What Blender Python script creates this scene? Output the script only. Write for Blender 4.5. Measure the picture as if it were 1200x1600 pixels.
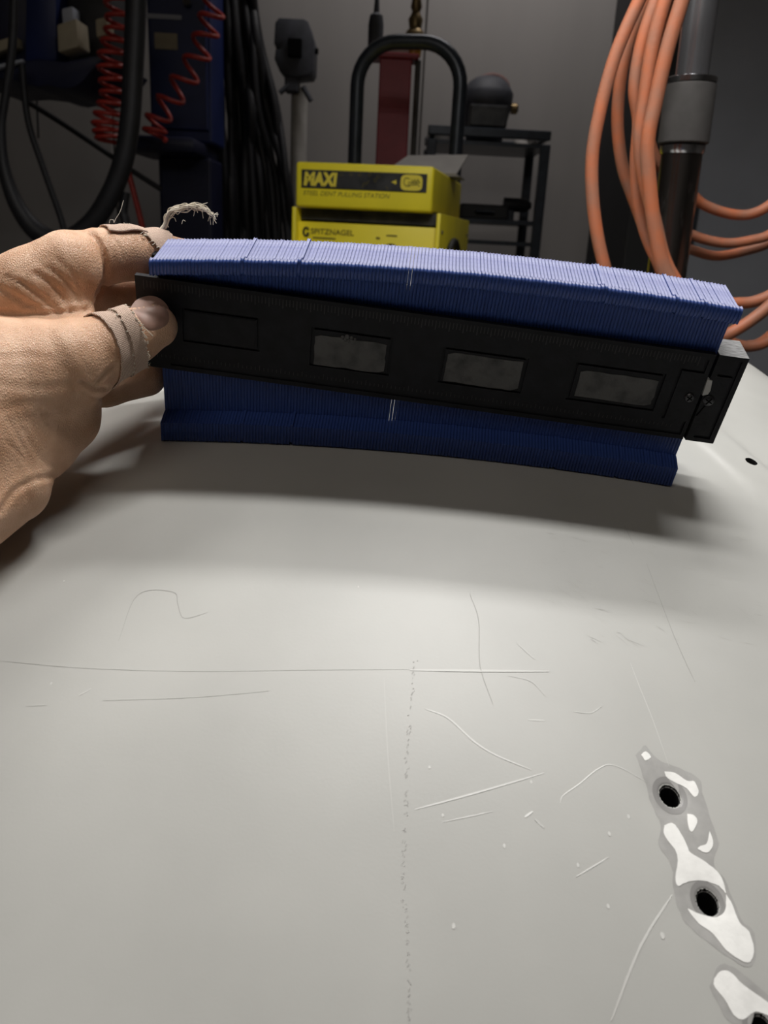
import bpy, bmesh, math, random
import numpy as np
from mathutils import Vector, Matrix

for o in list(bpy.data.objects):
    bpy.data.objects.remove(o, do_unlink=True)
SC = bpy.context.scene
COL = SC.collection
RNG = random.Random(7)

# ------------------------------------------------------------------ camera
FPX = 1300.0                      # focal length in pixels of the 1200x1600 frame
CAM = np.array([0.0, 0.0, 0.98])
PITCH = math.atan(430 / 1300)
ROLL = math.radians(3)
_f = np.array([0, math.cos(PITCH), -math.sin(PITCH)])
_u = np.array([0, math.sin(PITCH), math.cos(PITCH)])
_r = np.array([1.0, 0, 0])
UP = _u * math.cos(ROLL) - _r * math.sin(ROLL)
RT = _r * math.cos(ROLL) + _u * math.sin(ROLL)
C2W = np.array([RT, -UP, _f]).T    # lens frame (right, down, forward) -> world
cd = bpy.data.cameras.new('camera')
cam = bpy.data.objects.new('camera', cd)
COL.objects.link(cam)
cam.matrix_world = Matrix([[RT[i], UP[i], -_f[i], CAM[i]] for i in range(3)] + [[0, 0, 0, 1]])
cd.sensor_fit = 'HORIZONTAL'; cd.sensor_width = 36; cd.lens = 36 * FPX / 1200
cd.clip_start = 0.01; cd.clip_end = 50
cd.dof.use_dof = True; cd.dof.focus_distance = 0.375; cd.dof.aperture_fstop = 24
SC.camera = cam

# ------------------------------------------------------------------ world, light, exposure
w = bpy.data.worlds.new('world'); SC.world = w; w.use_nodes = True
w.node_tree.nodes['Background'].inputs[0].default_value = (0.75, 0.85, 1, 1)
w.node_tree.nodes['Background'].inputs[1].default_value = 0.03
SC.view_settings.view_transform = 'Standard'; SC.view_settings.look = 'None'
SC.view_settings.exposure = 0.0; SC.view_settings.gamma = 1.0
SC.view_settings.use_curve_mapping = False


def area(name, loc, target, sx, sy, power, col=(1, 1, 1), spread=180):
    l = bpy.data.lights.new(name, 'AREA'); l.shape = 'RECTANGLE'
    l.size = sx; l.size_y = sy; l.energy = power; l.color = col; l.spread = math.radians(spread)
    o = bpy.data.objects.new(name, l); COL.objects.link(o); o.location = loc
    o.rotation_euler = (Vector(target) - Vector(loc)).to_track_quat('-Z', 'Y').to_euler()
    return o


area('work_lamp', (0.12, 0.41, 1.80), (0.12, 0.46, 0.9), 0.42, 0.06, 5.2, (1.0, 0.98, 0.95), 160)
area('second_work_lamp', (0.12, 0.70, 1.80), (0.12, 0.62, 0.9), 0.42, 0.06, 5.2, (1.0, 0.98, 0.95), 180)
area('ceiling_lamp', (0.30, 2.95, 2.78), (0.30, 3.4, 1.5), 0.9, 0.2, 8.5, (1.0, 0.96, 0.95))
area('shop_lamp', (-0.60, 0.70, 1.75), (-0.12, 0.40, 0.9), 0.4, 0.3, 3.0, (1.0, 0.97, 0.92), 140)
area('front_fill_lamp', (-0.5, -1.2, 2.5), (-0.05, 0.35, 0.9), 1.4, 0.8, 2.9, (1.0, 0.90, 0.78), 120)  # unseen fill added on the camera side to lift the gauge's shadow


# ------------------------------------------------------------------ mesh helpers
class MB:
    """collects shapes and links them as one mesh object"""
    def __init__(s):
        s.v = []; s.f = []; s.m = []; s.mi = 0

    def add(s, vs, fs):
        k = len(s.v); s.v += [tuple(map(float, q)) for q in vs]
        s.f += [tuple(i + k for i in f) for f in fs]; s.m += [s.mi] * len(fs); return s

    def box(s, c, d, rz=0.0, M=None):
        x, y, z = d[0] / 2, d[1] / 2, d[2] / 2
        vs = [Vector((a * x, b * y, e * z)) for a in (-1, 1) for b in (-1, 1) for e in (-1, 1)]
        R = M if M else Matrix.Rotation(rz, 3, 'Z')
        vs = [R @ q + Vector(c) for q in vs]
        return s.add(vs, [(0, 1, 3, 2), (4, 6, 7, 5), (0, 4, 5, 1), (2, 3, 7, 6), (0, 2, 6, 4), (1, 5, 7, 3)])

    def tube(s, pts, r, n=10, caps=True, closed=False):
        pts = [Vector(q) for q in pts]; N = len(pts)
        rs = r if hasattr(r, '__len__') else [r] * N
        t0 = (pts[1] - pts[0]).normalized()
        a = t0.orthogonal().normalized(); vs = []
        for i, q in enumerate(pts):
            if closed: t = (pts[(i + 1) % N] - pts[i - 1])
            else: t = pts[min(i + 1, N - 1)] - pts[max(i - 1, 0)]
            t = t.normalized() if t.length > 1e-9 else t0
            a = (a - t * a.dot(t)).normalized(); b = t.cross(a)
            for k in range(n):
                an = 2 * math.pi * k / n
                vs.append(q + (a * math.cos(an) + b * math.sin(an)) * rs[i])
        fs = []
        for i in range(N if closed else N - 1):
            j = (i + 1) % N
            for k in range(n):
                l = (k + 1) % n
                fs.append((i * n + k, i * n + l, j * n + l, j * n + k))
        if caps and not closed:
            fs.append(tuple(range(n - 1, -1, -1))); fs.append(tuple((N - 1) * n + k for k in range(n)))
        return s.add(vs, fs)

    def cyl(s, p0, p1, r0, r1=None, n=20):
        return s.tube([p0, p1], [r0, r0 if r1 is None else r1], n)

    def lathe(s, prof, n=24, M=None):
        """prof: list of (radius, z); closed at the ends"""
        vs = []; fs = []; N = len(prof)
        for (r, z) in prof:
            for k in range(n):
                a = 2 * math.pi * k / n; vs.append(Vector((r * math.cos(a), r * math.sin(a), z)))
        for i in range(N - 1):
            for k in range(n):
                l = (k + 1) % n; fs.append((i * n + k, i * n + l, (i + 1) * n + l, (i + 1) * n + k))
        fs.append(tuple(range(n - 1, -1, -1))); fs.append(tuple((N - 1) * n + k for k in range(n)))
        if M: vs = [M @ q for q in vs]
        return s.add(vs, fs)

    def prism(s, poly, d, M=None):
        """poly in local XZ, extruded from y=0 to y=d"""
        n = len(poly)
        vs = [Vector((q[0], 0, q[1])) for q in poly] + [Vector((q[0], d, q[1])) for q in poly]
        fs = [tuple(range(n)), tuple(range(2 * n - 1, n - 1, -1))]
        fs += [(i, (i + 1) % n + 0, (i + 1) % n + n, i + n) for i in range(n)]
        if M: vs = [M @ q for q in vs]
        return s.add(vs, fs)

    def mesh(s, name, mats, smooth=None, bevel=0.0, seg=2):
        me = bpy.data.meshes.new(name); me.from_pydata(s.v, [], s.f)
        for m in (mats if isinstance(mats, (list, tuple)) else [mats]): me.materials.append(m)
        me.polygons.foreach_set('material_index', s.m)
        bm = bmesh.new(); bm.from_mesh(me)
        bmesh.ops.recalc_face_normals(bm, faces=bm.faces)
        if bevel:
            es = [e for e in bm.edges if len(e.link_faces) == 2 and e.calc_face_angle(0) > math.radians(35)]
            bmesh.ops.bevel(bm, geom=es, offset=bevel, segments=seg, profile=0.5, affect='EDGES', clamp_overlap=True)
        bm.to_mesh(me); bm.free()
        if smooth is not None:
            me.polygons.foreach_set('use_smooth', [True] * len(me.polygons))
            me.set_sharp_from_angle(angle=math.radians(smooth))
        me.update(); return me

    def build(s, name, mats, parent=None, smooth=None, bevel=0.0, loc=None, seg=2):
        return link(name, s.mesh(name, mats, smooth, bevel, seg), parent, loc)


def link(name, me, parent=None, loc=None):
    o = bpy.data.objects.new(name, me); COL.objects.link(o)
    if parent: o.parent = parent
    if loc is not None: o.location = loc
    return o


def tag(o, label=None, cat=None, group=None, kind=None):
    if label: o['label'] = label
    if cat: o['category'] = cat
    if group: o['group'] = group
    if kind: o['kind'] = kind
    return o


def thing(name, label, cat, loc=(0, 0, 0), rz=0.0, group=None):
    o = bpy.data.objects.new(name, None); COL.objects.link(o); o.empty_display_size = 0.02
    o.location = loc; o.rotation_euler = (0, 0, rz)
    return tag(o, label, cat, group)


def spline(pts, n=8):
    """Catmull-Rom through the points (any dimension)"""
    P = [np.array(q, float) for q in pts]
    P = [2 * P[0] - P[1]] + P + [2 * P[-1] - P[-2]]; out = []
    for i in range(1, len(P) - 2):
        a, b, c, d = P[i - 1:i + 3]
        for k in range(n):
            t = k / n
            out.append(0.5 * (2 * b + (c - a) * t + (2 * a - 5 * b + 4 * c - d) * t * t + (3 * b - a - 3 * c + d) * t ** 3))
    out.append(P[-2]); return out


def ray(px, py):
    return C2W @ np.array([(px - 600) / FPX, (py - 800) / FPX, 1.0])


def at(px, py, Y):
    """the world point seen at that pixel on the upright plane y = Y"""
    d = ray(px, py); return CAM + d * (Y - CAM[1]) / d[1]


# ------------------------------------------------------------------ materials
def mat(name, col, rough=0.5, metal=0.0, var=0.0, vscale=20.0, bump=0.0, bscale=200.0, col2=None, spec=0.5,
        trans=0.0, detail=6.0, sss=0.0, emit=None, coat=0.0, stretch=None, lo=0.35, hi=0.65):
    m = bpy.data.materials.new(name); m.use_nodes = True
    nt = m.node_tree; N = nt.nodes; L = nt.links; b = N['Principled BSDF']
    b.inputs['Base Color'].default_value = (*col, 1); b.inputs['Roughness'].default_value = rough
    b.inputs['Metallic'].default_value = metal; b.inputs['Specular IOR Level'].default_value = spec
    b.inputs['Transmission Weight'].default_value = trans; b.inputs['Coat Weight'].default_value = coat
    if sss:
        b.inputs['Subsurface Weight'].default_value = sss
        b.inputs['Subsurface Radius'].default_value = (1, 0.35, 0.18); b.inputs['Subsurface Scale'].default_value = 0.003
    tc = N.new('ShaderNodeTexCoord'); src = tc.outputs['Object']
    if stretch:
        mp = N.new('ShaderNodeMapping'); mp.inputs['Scale'].default_value = stretch
        L.new(src, mp.inputs[0]); src = mp.outputs[0]
    if var or col2:
        n = N.new('ShaderNodeTexNoise'); n.inputs['Scale'].default_value = vscale; n.inputs['Detail'].default_value = detail
        L.new(src, n.inputs['Vector'])
        r = N.new('ShaderNodeValToRGB'); L.new(n.outputs['Fac'], r.inputs[0])
        r.color_ramp.elements[0].position = lo; r.color_ramp.elements[1].position = hi
        c2 = col2 if col2 else tuple(min(1, c * (1 + var)) for c in col)
        c1 = col if col2 else tuple(c * (1 - var) for c in col)
        r.color_ramp.elements[0].color = (*c1, 1); r.color_ramp.elements[1].color = (*c2, 1)
        L.new(r.outputs[0], b.inputs['Base Color'])
    if bump:
        n2 = N.new('ShaderNodeTexNoise'); n2.inputs['Scale'].default_value = bscale; n2.inputs['Detail'].default_value = 4
        L.new(src, n2.inputs['Vector'])
        bp = N.new('ShaderNodeBump'); bp.inputs['Strength'].default_value = bump; bp.inputs['Distance'].default_value = 0.001
        L.new(n2.outputs['Fac'], bp.inputs['Height']); L.new(bp.outputs[0], b.inputs['Normal'])
    return m


M = {}
M['primer'] = mat('light_grey_primer', (0.455, 0.455, 0.435), 0.46, var=0.05, vscale=14, bump=0.03, bscale=900, spec=0.5)
M['hole'] = mat('cavity_shade_black', (0.004, 0.004, 0.004), 0.95, spec=0.1)  # near-black stands in for unlit hole insides; also plain black on small parts
M['collar'] = mat('dull_grey_collar', (0.27, 0.265, 0.26), 0.4)
M['halo'] = mat('feathered_grey', (0.385, 0.38, 0.37), 0.45, var=0.06, vscale=300)
M['white_paint'] = mat('bare_white_patch', (0.92, 0.92, 0.90), 0.35, var=0.04, vscale=250, bump=0.1, bscale=700)
M['scratch_light'] = mat('pale_scratch', (0.57, 0.57, 0.55), 0.45)
M['scratch_dark'] = mat('dark_scratch', (0.37, 0.365, 0.35), 0.6)
M['scratch_faint'] = mat('faint_scratch', (0.495, 0.495, 0.475), 0.45)
M['hairline'] = mat('hairline_scratch', (0.415, 0.415, 0.395), 0.5)
M['blue'] = mat('blue_plastic', (0.036, 0.078, 0.30), 0.42, var=0.12, vscale=60, bump=0.08, bscale=500)
M['blue_worn_glare'] = mat('dusty_glare_blue', (0.19, 0.205, 0.37), 0.6, col2=(0.28, 0.295, 0.44), vscale=420)  # dust and wear, with the glare on the pin tops put into the colour
M['black'] = mat('black_plastic', (0.0085, 0.009, 0.012), 0.5, spec=0.22, var=0.25, vscale=120, bump=0.15, bscale=600)
M['worn_plate'] = mat('scuffed_grey_plate', (0.10, 0.10, 0.10), 0.6, col2=(0.035, 0.035, 0.037), vscale=110, lo=0.45, hi=0.75, bump=0.4, bscale=500)
M['cap_top'] = mat('scuffed_lit_black', (0.10, 0.10, 0.105), 0.55, col2=(0.30, 0.30, 0.30), vscale=260, stretch=(1, 6, 1))  # scuffed cap top, its lit look put into the paler tone
M['screw'] = mat('blackened_screw', (0.06, 0.06, 0.065), 0.35, metal=0.7)
M['lever'] = mat('pale_lever', (0.45, 0.45, 0.44), 0.5)
M['yellow'] = mat('yellow_enamel', (0.95, 0.80, 0.03), 0.45, var=0.05, vscale=12)
M['ink'] = mat('black_ink', (0.02, 0.02, 0.018), 0.6)
M['ink_soft'] = mat('worn_ink', (0.16, 0.13, 0.02), 0.6)
M['panel_black'] = mat('black_panel', (0.018, 0.019, 0.022), 0.35, col2=(0.05, 0.05, 0.05), vscale=35)
M['yellow_print'] = mat('yellow_print', (0.82, 0.68, 0.06), 0.5)
M['steel_dark'] = mat('dark_painted_steel', (0.035, 0.042, 0.055), 0.33, metal=0.3, var=0.15, vscale=30)
M['wall'] = mat('painted_wall', (0.36, 0.34, 0.325), 0.7, var=0.05, vscale=5, stretch=(1, 1, 0.15))
M['floor'] = mat('concrete_floor', (0.16, 0.155, 0.15), 0.75, var=0.2, vscale=4, bump=0.2, bscale=60)
M['ceil'] = mat('ceiling_paint', (0.4, 0.39, 0.37), 0.85, var=0.04, vscale=3)
M['red'] = mat('red_enamel', (0.30, 0.018, 0.035), 0.45, var=0.12, vscale=14)
M['white'] = mat('white_enamel', (0.45, 0.43, 0.40), 0.5, var=0.06, vscale=30)
M['amber'] = mat('amber_plastic', (0.5, 0.26, 0.03), 0.4)
M['brass'] = mat('dull_brass', (0.25, 0.18, 0.09), 0.4, metal=0.8)
M['chrome'] = mat('chrome', (0.62, 0.62, 0.64), 0.2, metal=1.0, var=0.05, vscale=30)
M['chrome_worn'] = mat('tarnished_chrome', (0.22, 0.20, 0.19), 0.25, metal=1.0, col2=(0.62, 0.6, 0.58), vscale=70, lo=0.6, hi=0.72, stretch=(1, 1, 0.35))
M['steel'] = mat('brushed_steel', (0.36, 0.36, 0.38), 0.22, metal=0.85, var=0.1, vscale=60, stretch=(1, 1, 0.02))
M['knurl'] = mat('grey_sleeve', (0.075, 0.071, 0.069), 0.7, var=0.1, vscale=60, bump=0.3, bscale=900)
M['orange'] = mat('orange_rubber', (0.50, 0.15, 0.065), 0.55, col2=(0.36, 0.16, 0.10), vscale=38, bump=0.2, bscale=300)
M['rubber'] = mat('black_rubber', (0.012, 0.012, 0.015), 0.55, var=0.2, vscale=30)
M['blue_cabinet'] = mat('dark_blue_paint', (0.010, 0.020, 0.095), 0.45, var=0.15, vscale=8)
M['navy'] = mat('navy_plastic', (0.006, 0.008, 0.034), 0.5, var=0.15, vscale=10)
M['beige'] = mat('beige_card', (0.35, 0.30, 0.21), 0.7, var=0.08, vscale=25)
M['paper'] = mat('grey_card', (0.34, 0.32, 0.30), 0.8, var=0.06, vscale=30)
M['red_coil'] = mat('red_coil_tube', (0.42, 0.035, 0.025), 0.4, var=0.1, vscale=40)
M['grinder'] = mat('slate_grey_casting', (0.05, 0.053, 0.065), 0.6, var=0.2, vscale=25, bump=0.3, bscale=80)
M['locker'] = mat('slate_locker_paint', (0.40, 0.42, 0.48), 0.6, var=0.06, vscale=5)
M['locker_dark'] = mat('charcoal_paint', (0.03, 0.031, 0.034), 0.6, var=0.1, vscale=5)
M['pinkish'] = mat('faded_pink_pad', (0.22, 0.13, 0.12), 0.8)
M['thread'] = mat('frayed_cotton', (0.72, 0.66, 0.56), 0.9)
M['nail'] = mat('thumb_nail', (0.36, 0.215, 0.17), 0.5, var=0.08, vscale=300, sss=0.1)


def skin_material():
    m = mat('weathered_skin', (0.58, 0.335, 0.205), 0.46, col2=(0.72, 0.46, 0.31), vscale=75, sss=0.12, spec=0.45)
    nt = m.node_tree; N = nt.nodes; L = nt.links; b = N['Principled BSDF']
    tc = [n for n in N if n.bl_idname == 'ShaderNodeTexCoord'][0]
    v = N.new('ShaderNodeTexVoronoi'); v.feature = 'DISTANCE_TO_EDGE'; v.inputs['Scale'].default_value = 1250
    n = N.new('ShaderNodeTexNoise'); n.inputs['Scale'].default_value = 260; n.inputs['Detail'].default_value = 5
    mp = N.new('ShaderNodeMapping'); mp.inputs['Scale'].default_value = (1, 1, 0.55); mp.inputs['Rotation'].default_value = (0.3, 0.5, 0.4)
    L.new(tc.outputs['Object'], mp.inputs[0]); L.new(mp.outputs[0], v.inputs['Vector']); L.new(mp.outputs[0], n.inputs['Vector'])
    r = N.new('ShaderNodeMath'); r.operation = 'MULTIPLY'; r.inputs[1].default_value = 1.2; L.new(v.outputs['Distance'], r.inputs[0])
    a = N.new('ShaderNodeMath'); a.operation = 'ADD'; L.new(r.outputs[0], a.inputs[0]); L.new(n.outputs['Fac'], a.inputs[1])
    bp = N.new('ShaderNodeBump'); bp.inputs['Strength'].default_value = 0.55; bp.inputs['Distance'].default_value = 0.0006
    L.new(a.outputs[0], bp.inputs['Height']); L.new(bp.outputs[0], b.inputs['Normal'])
    return m


M['skin'] = skin_material()


def weave_material():
    """cotton weave from two crossed waves along the bandage's own UV"""
    m = mat('woven_bandage', (0.56, 0.40, 0.31), 0.9)
    nt = m.node_tree; N = nt.nodes; L = nt.links; b = N['Principled BSDF']
    uv = N.new('ShaderNodeUVMap')
    ws = []
    for dr in ('X', 'Y'):
        wv = N.new('ShaderNodeTexWave'); wv.bands_direction = dr; wv.inputs['Scale'].default_value = 0.5
        L.new(uv.outputs[0], wv.inputs['Vector']); ws.append(wv)
    mx = N.new('ShaderNodeMath'); mx.operation = 'MULTIPLY'
    L.new(ws[0].outputs['Fac'], mx.inputs[0]); L.new(ws[1].outputs['Fac'], mx.inputs[1])
    r = N.new('ShaderNodeValToRGB'); L.new(mx.outputs[0], r.inputs[0])
    r.color_ramp.elements[0].color = (0.46, 0.32, 0.25, 1); r.color_ramp.elements[1].color = (0.80, 0.63, 0.52, 1)
    r.color_ramp.elements[1].position = 0.55
    L.new(r.outputs[0], b.inputs['Base Color'])
    bp = N.new('ShaderNodeBump'); bp.inputs['Strength'].default_value = 0.8; bp.inputs['Distance'].default_value = 0.0004
    L.new(mx.outputs[0], bp.inputs['Height']); L.new(bp.outputs[0], b.inputs['Normal'])
    return m


M['weave'] = weave_material()

# ------------------------------------------------------------------ the room
WY = 3.6


def slab(name, c, d, m):
    o = MB().box(c, d).build(name, m); o['kind'] = 'structure'; return o


slab('floor', (0, 1.0, -0.05), (6.4, 7.0, 0.1), M['floor'])
slab('ceiling', (0, 1.0, 2.95), (6.4, 7.0, 0.1), M['ceil'])
slab('wall_left', (-3.15, 1.0, 1.45), (0.1, 7.0, 2.9), M['wall'])
slab('wall_right', (3.15, 1.0, 1.45), (0.1, 7.0, 2.9), M['wall'])
slab('wall_front', (0, -2.45, 1.45), (6.2, 0.1, 2.9), M['wall'])
wb = slab('wall_back', (0, WY + 0.10, 1.45), (6.4, 0.1, 2.9), M['wall'])
seam = at(661, 120, WY)[0]
xs = [seam + k * 1.22 for k in range(-3, 4)]
for i in range(len(xs) - 1):
    a, b = max(xs[i], -3.1), min(xs[i + 1], 3.1)
    if b > a: MB().box(((a + b) / 2, WY + 0.025, 1.45), (b - a - 0.006, 0.05, 2.9)).build('panel', M['wall'], wb, bevel=0.004)
MB().box((0, WY - 0.008, 0.06), (6.2, 0.016, 0.12)).build('baseboard_back', M['locker_dark'])['kind'] = 'structure'

# ------------------------------------------------------------------ the primed car hood
HX0, HRX, HZ0, HS, HRY, HYC = -0.003, 1.24, 0.8815, 0.37, 1.0, 0.396


def hood_z(x, y):
    x = np.asarray(x, float); y = np.asarray(y, float)
    z = HZ0 + HS * (y - HYC) - (y - HYC) ** 2 / (2 * HRY) - (x - HX0) ** 2 / (2 * HRX)
    e = np.maximum(0, x - 0.205); z = z - 2.2 * e * e                     # the side rolls down on the right
    e = np.maximum(0, -0.27 - x); z = z - 1.5 * e * e
    e = np.maximum(0, y - 0.80); z = z - 3.0 * e * e
    # two pressed lines running back along the right side
    for (ax, ay, bx, by, h) in ((0.1885, 0.385, 0.150, 0.470, 0.0016), (0.212, 0.392, 0.172, 0.480, -0.0016)):
        L = math.hypot(bx - ax, by - ay); nx, ny = (by - ay) / L, -(bx - ax) / L
        s = (x - ax) * nx + (y - ay) * ny
        z = z + h / (1 + np.exp(-s / 0.0012)) * (1 / (1 + np.exp(-(y - 0.36) / 0.012)))
    return z


HOLES = []


def hood_hit(px, py):
    d = ray(px, py); t = np.linspace(0.06, 1.2, 6000); P = CAM + d * t[:, None]
    c = P[:, 2] - hood_z(P[:, 0], P[:, 1]); i = int(np.argmax(c < 0))
    k = c[i - 1] / (c[i - 1] - c[i]); return P[i - 1] + (P[i] - P[i - 1]) * k


for (px, py, r) in ((1047, 1241, 0.0031), (1106, 1407, 0.0031), (1191, 1606, 0.0031), (1174, 721, 0.0027)):
    q = hood_hit(px, py); HOLES.append((q[0], q[1], r))


def hood_top(x, y):
    z = hood_z(x, y)
    for i, (hx, hy, r) in enumerate(HOLES):
        d = np.hypot(x - hx, y - hy)
        if i < 3: z = z - 0.0011 * np.exp(-(d / (2.1 * r)) ** 2)           # drawn-in dish round each stud hole
        z = z - 0.012 * (1 - np.clip((d - r * 0.93) / (r * 0.14), 0, 1))
    return z


def grid_lines(lo, hi, step, spots, fine, wid):
    out = [lo]
    while out[-1] < hi:
        d = min([max(0, abs(out[-1] - s) - wid) for s in spots])
        out.append(min(hi, out[-1] + min(step, fine + d * 0.35)))
    return np.array(out)


car = thing('car', 'car front with a light grey primed hood the contour gauge stands on', 'car', (0, 0.3, 0))
gx = grid_lines(-0.52, 0.34, 0.012, [h[0] for h in HOLES], 0.0003, 0.0042)
gy = grid_lines(-0.25, 0.92, 0.012, [h[1] for h in HOLES], 0.0003, 0.0042)
gx = np.unique(np.concatenate([gx, np.linspace(0.13, 0.26, 110)])); gy = np.unique(gy)
X, Y = np.meshgrid(gx, gy)
Z = hood_top(X, Y)
nx, ny = len(gx), len(gy)
hv = np.stack([X.ravel(), Y.ravel() - 0.3, Z.ravel()], 1)
ii = (np.arange(ny - 1)[:, None] * nx + np.arange(nx - 1)[None, :]).ravel()
hf = np.stack([ii, ii + 1, ii + nx + 1, ii + nx], 1)
me = bpy.data.meshes.new('hood'); me.from_pydata(hv.tolist(), [], hf.tolist())
me.materials.append(M['primer']); me.materials.append(M['hole'])
cc = hv[hf].mean(1); mi = np.zeros(len(hf), int)
for (hx, hy, r) in HOLES: mi[np.hypot(cc[:, 0] - hx, cc[:, 1] + 0.3 - hy) < r * 1.15] = 1
me.polygons.foreach_set('material_index', mi.astype(np.int32)); me.polygons.foreach_set('use_smooth', [True] * len(hf))
hood = link('hood', me, car)
# body sides under the hood down to the floor
bd = [(i, 0) for i in range(nx)] + [(nx - 1, j) for j in range(ny)] + [(i, ny - 1) for i in range(nx - 1, -1, -1)] + [(0, j) for j in range(ny - 1, -1, -1)]
bd = bd[::6]
mb = MB(); n = len(bd); vs = []
for (i, j) in bd: vs.append((gx[i], gy[j] - 0.3, Z[j, i] - 0.0005))
for (i, j) in bd: vs.append((gx[i] * 0.97, (gy[j] - 0.33) * 0.97, 0.0))
mb.add(vs, [(k, (k + 1) % n, (k + 1) % n + n, k + n) for k in range(n)])
mb.build('body_side', M['primer'], car, smooth=40)


def on_hood(px, py, up=0.0):
    q = hood_hit(px, py); x, y = q[0], q[1]; z = float(hood_top(np.array(x), np.array(y)))
    return Vector((x, y - 0.3, z + up))


def ribbon(pts, w, m, name, up=0.00007, n=6, parent=None, jit=0.0):
    """a hairline mark lying on the hood along image-measured points, w metres wide, tapering at the ends"""
    P = [on_hood(q[0], q[1], up) for q in spline(pts, n)]
    N = len(P); vs = []; fs = []
    for i, q in enumerate(P):
        t = (P[min(i + 1, N - 1)] - P[max(i - 1, 0)]).normalized(); s = t.cross(Vector((0, -0.35, 1))).normalized()
        ww = w / 2 * (0.25 + 0.75 * math.sin(math.pi * min(1, max(0, (i + 0.5) / N)) ) ** 0.6) * (1 + jit * RNG.uniform(-1, 1))
        vs += [q + s * ww, q - s * ww]
    for i in range(N - 1): fs.append((2 * i, 2 * i + 1, 2 * i + 3, 2 * i + 2))
    return MB().add(vs, fs).build(name, m, parent or hood)


for pts, w, k in (
    ([(665, 1108), (700, 1122), (740, 1158), (775, 1180), (830, 1203)], 0.0007, 'scratch_light'),
    ([(648, 1265), (740, 1240), (850, 1208)], 0.0007, 'scratch_faint'),
    ([(875, 1255), (880, 1243), (905, 1225), (935, 1201), (960, 1196), (1008, 1220)], 0.00045, 'scratch_light'),
    ([(985, 1036), (1000, 1075), (1020, 1125), (1045, 1196)], 0.0003, 'scratch_light'),
    ([(734, 928), (748, 970), (750, 1040), (770, 1100)], 0.0003, 'scratch_dark'),
    ([(1010, 880), (1040, 960), (1060, 1010), (1086, 1066)], 0.0003, 'scratch_dark'),
    ([(975, 820), (990, 852)], 0.0003, 'scratch_dark'),
    ([(640, 1047), (740, 1048), (858, 1049)], 0.0012, 'scratch_faint'),
    ([(0, 1033), (130, 1044), (300, 1049), (480, 1047), (640, 1046)], 0.00022, 'hairline'),
    ([(185, 1002), (215, 930), (270, 925), (278, 945), (288, 966), (325, 957)], 0.0003, 'scratch_dark'),
    ([(1050, 1398), (1000, 1480), (955, 1595)], 0.0008, 'scratch_faint'),
    ([(825, 1125), (851, 1126)], 0.0005, 'scratch_light'),
    ([(795, 1056), (830, 1065), (852, 1088)], 0.0004, 'scratch_faint'),
    ([(895, 1112), (922, 1114), (940, 1104)], 0.0004, 'scratch_faint'),
    ([(808, 1005), (835, 1030)], 0.0006, 'scratch_faint'),
    ([(600, 1060), (606, 1180), (616, 1300)], 0.0004, 'scratch_faint'),
    ([(123, 1087), (143, 1076)], 0.0005, 'scratch_light'),
    ([(40, 1103), (72, 1102)], 0.0004, 'scratch_faint'),
    ([(690, 1285), (770, 1268)], 0.0004, 'scratch_faint'),
    ([(900, 1370), (950, 1340)], 0.0005, 'scratch_faint'),
    ([(820, 1277), (832, 1268)], 0.0008, 'scratch_light'),
    ([(836, 1280), (850, 1294)], 0.0008, 'scratch_faint'),
    ([(160, 1095), (300, 1090), (420, 1080)], 0.0002, 'hairline'),
):
    ribbon(pts, w, M[k], 'scratch')
# fine sanding marks over the right side
mb = MB(); rs = random.Random(11)
for k in range(90):
    px, py = rs.uniform(840, 1190), rs.uniform(800, 1010)
    if py < 800 + (px - 840) * 0.0: continue
    a = rs.uniform(0.15, 0.75); l = rs.uniform(8, 38)
    if px + l * math.cos(a) > 1198: continue
    p0 = on_hood(px, py, 0.00006); p1 = on_hood(px + l * math.cos(a), py + l * math.sin(a), 0.00006)
    t = (p1 - p0).normalized(); sd = t.cross(Vector((0, -0.35, 1))).normalized() * rs.uniform(0.00005, 0.00011)
    mb.mi = rs.randint(0, 1); mb.add([p0, p0.lerp(p1, .5) - sd, p1, p0.lerp(p1, .5) + sd], [(0, 1, 2, 3)])
tag(mb.build('sanding_mark', [M['hairline'], M['scratch_faint']], hood), kind='stuff')
# specks of missing primer
mb = MB()
for (px, py, r) in ((982, 1276, 0.0006), (952, 1303, 0.0006), (903, 1352, 0.0006), (671, 1199, 0.0005), (692, 1274, 0.0005), (788, 1322, 0.0006), (950, 1416, 0.0006),
                    (1035, 1462, 0.0008), (709, 1447, 0.0007), (830, 1222, 0.0005), (80, 1068, 0.0005), (100, 908, 0.0004), (560, 917, 0.0004)):
    q = on_hood(px, py, 0.00008); s = hood_z
    mb.add([q + Vector((r * 0.8 * math.cos(a), r * 1.2 * math.sin(a), r * 1.2 * math.sin(a) * 0.5)) for a in [k * math.pi / 4 for k in range(8)]], [tuple(range(8))])
tag(mb.build('speck', M['scratch_light'], hood), kind='stuff')
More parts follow.
